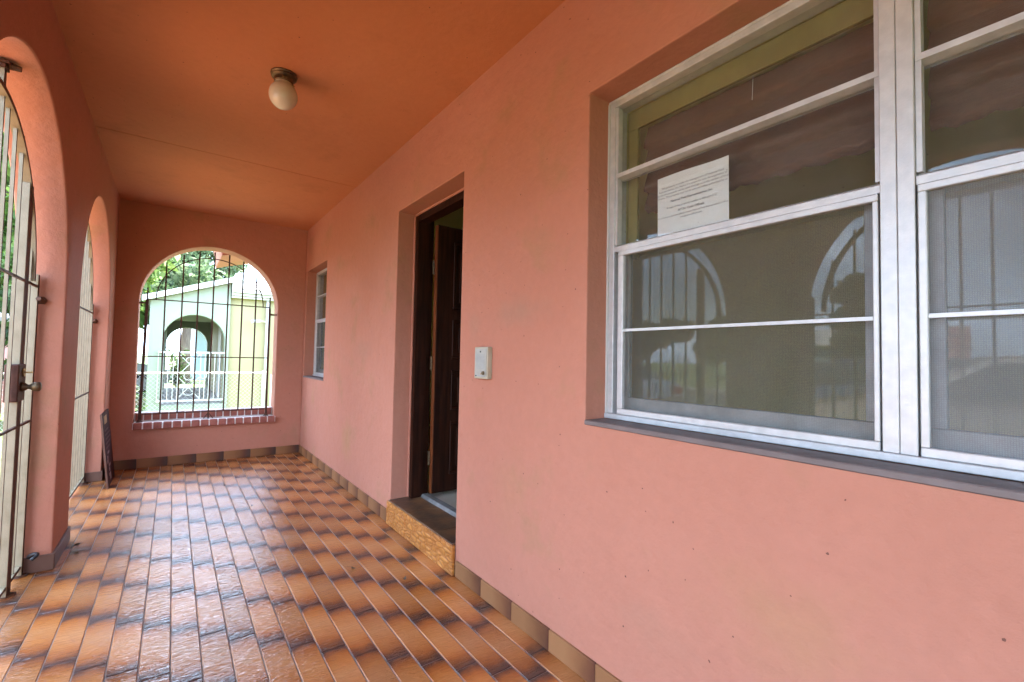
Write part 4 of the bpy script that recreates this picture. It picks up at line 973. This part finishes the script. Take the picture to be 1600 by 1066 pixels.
house("street_house", -47, -39, 8, 19, 2.7, MT['pale_blue'], MT['roof_white'], "pale blue bungalow across the street, mirrored in the window")
house("street_house", -8.2, -3.1, 21.5, 29, 5.2, MT['white_paint'], MT['terracotta'], "white two-storey house with terracotta roof seen between the gate bars", ridge='x', face='-y', rh=1.0)
house("street_house", 0.9, 7, 27, 34, 2.7, MT['pale_blue'], MT['roof_white'], "pale blue house glimpsed through the neighbour porch", ridge='x', face='-y', rh=.6)
gw = thing("garden_wall", (-3.6, 14.2, GZ), "dusty pink garden wall with a dark coping seen between the gate bars", "wall")
MB().box((-5.4, 14.1, GZ - .05), (-2.3, 14.3, 1.75)).build("block_face", MT['pink_block'], gw)
MB().box((-5.5, 14.05, 1.751), (-2.2, 14.35, 1.85)).build("coping", MT['roof_grey'], gw)
pk = thing("slatted_screen", (-9, 1.95, GZ), "salmon boarded screen standing by the kerb, mirrored in the window", "screen")
for k in range(3):
    MB().box((-8.22, 1.68, 1.36 + k * .19), (-8.18, 2.24, 1.36 + k * .19 + .165)).build("board", MT['pink_block'], pk)
for yy in (1.72, 2.2): MB().box((-8.28, yy - .03, GZ), (-8.225, yy + .03, 1.92)).build("post", MT['brown'], pk)

# parked cars
def car(loc, rz, paint, label):
    """length along +x, 4.5 m"""
    t = thing("parked_car", (0, 0, 0), label, "car", "cars parked along the street")
    prof = [(-2.20, .38), (-2.25, .62), (-2.18, .88), (-1.75, .98), (-1.05, 1.40), (-.55, 1.48), (.30, 1.46), (1.00, 1.02), (1.75, .90), (2.15, .72), (2.22, .48), (2.15, .30), (1.75, .26), (-1.80, .26)]
    mb = MB(); n = len(prof); secs = [(-.82, .90), (-.86, 1.0), (.86, 1.0), (.82, .90)]
    rows = []
    for yy, k in secs:
        row = []
        for (x, z) in prof:
            tumble = max(0, (z - .95)) * .34
            row.append((x * (1 if abs(yy) > .85 else .985), (abs(yy) - tumble) * (1 if yy > 0 else -1), z if z < 1.2 else z - (.0 if abs(yy) < .85 else .03)))
        rows.append(row)
    for r_ in rows: mb.v += r_
    for i in range(3):
        for k in range(n):
            l_ = (k + 1) % n; mb.f.append((i * n + k, i * n + l_, (i + 1) * n + l_, (i + 1) * n + k)); mb.m.append(0)
    mb.f.append(tuple(range(n))); mb.f.append(tuple(3 * n + k for k in reversed(range(n)))); mb.m += [0, 0]
    mb.build("body", paint, t, bevel=0.03, seg=2, smooth=False)
    for s in (-1, 1):
        def sp(x, z): return (x, s * (.872 - max(0, z - .95) * .34), z)
        for poly in ([(-1.55, 1.00), (-1.02, 1.34), (-.40, 1.39), (-.40, 1.00)], [(-.33, 1.00), (-.33, 1.39), (.22, 1.37), (.80, 1.00)]):
            MB().quad([sp(x, z) for x, z in poly]).build("side_window", MT['car_glass'], t, recalc=False)
        MB().box((2.06, s * .48, .62), (2.215, s * .80, .76)).build("headlight", MT['lens'], t, bevel=0.02)
        MB().box((-2.262, s * .50, .68), (-2.16, s * .80, .84)).build("tail_light", MT['red_lens'], t, bevel=0.01)
        MB().box((.62, s * .86, .96), (.80, s * 1.02, 1.08)).build("wing_mirror", paint, t, bevel=0.02)
        MB().box((-.30, s * .868, .84), (-.12, s * .885, .87)).build("door_handle", MT['alu'], t)
        for wx in (-1.38, 1.40):
            w = MB().tube([(wx, s * .66, .315), (wx, s * .68, .315), (wx, s * .86, .315), (wx, s * .875, .315)], [.29, .315, .315, .29], 24).build("wheel", MT['tyre'], t)
            MB().tube([(wx, s * .872, .315), (wx, s * .884, .315)], [.20, .17], 20).build("rim", MT['alu'], w)
    MB().quad([(.36, -.60, 1.445), (.36, .60, 1.445), (1.02, .74, 1.035), (1.02, -.74, 1.035)]).build("windscreen", MT['car_glass'], t, recalc=False)
    MB().quad([(-1.10, .62, 1.385), (-1.10, -.62, 1.385), (-1.74, -.72, 1.0), (-1.74, .72, 1.0)]).build("rear_window", MT['car_glass'], t, recalc=False)
    MB().box((2.12, -.70, .34), (2.25, .70, .50)).build("bumper", MT['black'], t, bevel=0.02)
    MB().box((-2.28, -.72, .36), (-2.15, .72, .52)).build("bumper", MT['black'], t, bevel=0.02)
    t.location = loc; t.rotation_euler = (0, 0, rz)
    return t
car((-4.6, 0.6, GZ + .032), PI / 2 + .03, MT['car_white'], "white sedan parked on the driveway, mirrored in the near window")
car((-4.9, 7.9, GZ + .002), PI / 2, MT['car_silver'], "silver sedan parked on the lawn beyond the gate, mirrored in the window")
car((-2.4, 19.0, GZ + .002), 0.4, MT['car_white'], "white sedan parked beyond the neighbour porch, left of its mint wall")
car((-10.0, 3.4, GZ + .014), -PI / 2, MT['car_blue'], "dark blue sedan at the kerb across the pavement, mirrored in the window")

# ---------------------------------------------------------------- trees and shrubs
def leaf_cloud(centres, radii, n, size, seed):
    r = np.random.default_rng(seed)
    C_ = np.array(centres, float); Rr = np.array(radii, float)
    w = Rr ** 2; idx = r.choice(len(C_), n, p=w / w.sum())
    d = r.normal(size=(n, 3)); d /= np.linalg.norm(d, axis=1)[:, None]
    rad = Rr[idx] * (0.45 + 0.6 * r.random(n) ** 0.6)
    P = C_[idx] + d * rad[:, None] * np.array([1, 1, .8])
    a = r.normal(size=(n, 3)); a /= np.linalg.norm(a, axis=1)[:, None]
    b = np.cross(a, r.normal(size=(n, 3))); b /= np.linalg.norm(b, axis=1)[:, None]
    s = size * (0.6 + 0.8 * r.random(n))[:, None]
    V = np.empty((n, 4, 3)); nn = np.cross(a, b)
    V[:, 0] = P - a * s; V[:, 1] = P + b * s * .42 + nn * s * .12; V[:, 2] = P + a * s; V[:, 3] = P - b * s * .42 + nn * s * .12
    return V.reshape(-1, 3)
def leaf_mesh(name, V, mat, parent):
    n = len(V) // 4; me = bpy.data.meshes.new(name); o = Vector(V.mean(0))
    me.vertices.add(4 * n); me.vertices.foreach_set("co", (V - np.array(o)).ravel())
    me.loops.add(4 * n); me.loops.foreach_set("vertex_index", np.arange(4 * n)); me.polygons.add(n)
    me.polygons.foreach_set("loop_start", np.arange(0, 4 * n, 4)); me.update(calc_edges=True); me.validate()
    me.materials.append(mat); return link(name, me, o, parent)
def tree(name, base, h, cr, n, size, mat, label, seed, low=0.42, cat="tree", group=None):
    r = random.Random(seed); b = Vector(base)
    t = thing(name, base, label, cat, group)
    th_ = h * low; lean = Vector((r.uniform(-.3, .3), r.uniform(-.3, .3), 0))
    top = b + Vector((0, 0, th_)) + lean; r0_ = h * .028 + .03
    tk = MB().tube([b - Vector((0, 0, .1)), b + Vector((0, 0, th_ * .5)) + lean * .3, top], [r0_ * 1.35, r0_, r0_ * .8], 10)
    cs, rs = [], []
    for k in range(9):
        an = k * 2.4 + r.uniform(-.4, .4); rad = cr * (.35 + .45 * r.random()); zz = h * (low + .12 + (1 - low - .25) * (k / 8))
        e = b + Vector((math.cos(an) * rad, math.sin(an) * rad, zz)); m_ = top.lerp(e, .5) + Vector((0, 0, .12 * h * r.random()))
        tk.tube([top.lerp(b, .15), m_, e], [r0_ * .55, r0_ * .35, r0_ * .12], 6)
        for q in range(3):
            cs.append(e + Vector((r.uniform(-1, 1), r.uniform(-1, 1), r.uniform(-.5, .6))) * cr * .34); rs.append(cr * r.uniform(.20, .36))
    tk.build("trunk", MT['bark'], t, smooth=True)
    leaf_mesh("crown", leaf_cloud([tuple(c) for c in cs], rs, n, size, seed), mat, t); return t
tree("leafy_tree", (-2.2, 15.6, GZ), 5.2, 2.2, 9000, .16, MT['leaf_bright'], "tall bright green tree rising behind the left end of the mint wall", 3)
tree("leafy_tree", (0.4, 24.5, GZ), 6.4, 2.2, 8000, .15, MT['leaf_grey'], "distant grey-green tree above the neighbour porch roof", 5)
tree("leafy_tree", (-1.75, 11.7, GZ), 2.6, 0.85, 5000, .085, MT['leaf_dark'], "dark bushy tree between the fence and the mint wall", 8, low=.2)
tree("leafy_tree", (-4.2, 17.0, GZ), 7.6, 2.5, 9000, .17, MT['leaf_bright'], "bright green tree seen high between the gate bars", 9)
tree("leafy_tree", (-3.4, 11.6, GZ), 3.0, 1.0, 6000, .09, MT['leaf_dark'], "dark garden bush seen low between the gate bars", 12, low=.15)
def shrub(base, h, n, label, seed):
    r = random.Random(seed); t = thing("garden_shrub", base, label, "shrub"); b = Vector(base); mb = MB(); V = []
    for k in range(n):
        an = r.uniform(0, 2 * PI); out = r.uniform(.05, .3) * h; hh = h * r.uniform(.5, 1)
        e = b + Vector((math.cos(an) * out, math.sin(an) * out, hh)); mb.tube([b, b.lerp(e, .5) + Vector((0, 0, .06)), e], [.012, .009, .004], 5)
        for q in range(14):
            f_ = .25 + .75 * q / 13; p = b.lerp(e, f_); d = Vector((r.uniform(-1, 1), r.uniform(-1, 1), r.uniform(-.1, .8))).normalized(); sd_ = d.cross(Vector((r.uniform(-1, 1), r.uniform(-1, 1), 1))).normalized()
            s = h * r.uniform(.10, .17); V += [p, p + d * s * .55 + sd_ * s * .2, p + d * s, p + d * s * .55 - sd_ * s * .2]
    mb.build("stem", MT['bark'], t); leaf_mesh("foliage", np.array([tuple(v) for v in V]), MT['leaf_dark'], t)
shrub((-0.42, 8.75, GZ), .85, 16, "low leafy shrub behind the fence at the left of the end arch", 4)
shrub((0.15, 19.9, GZ), 1.5, 22, "dark shrub seen through the neighbour porch", 6)
for k, (x, y, h, cr) in enumerate(((-36, -13, 5.0, 2.8), (-37, 11.2, 7.4, 2.8), (-35, 20.5, 4.6, 2.6), (-38, 31, 6.0, 3.4), (-37, 44, 5.5, 3.4), (-39, -26, 7.0, 4.0))):
    lab = ["small street tree left of the cream bungalow, mirrored", "tall street tree before the blue bungalow, mirrored", "low street tree just past the blue bungalow, mirrored", "large street tree past the blue bungalow, mirrored", "street tree far along the opposite pavement, mirrored", "broad street tree well left of the cream bungalow, mirrored"][k]
    tree("street_tree", (x, y, GZ), h, cr, 5000, .30, MT['leaf_dark'], lab, 40 + k, low=.3, group="trees along the far side of the street")
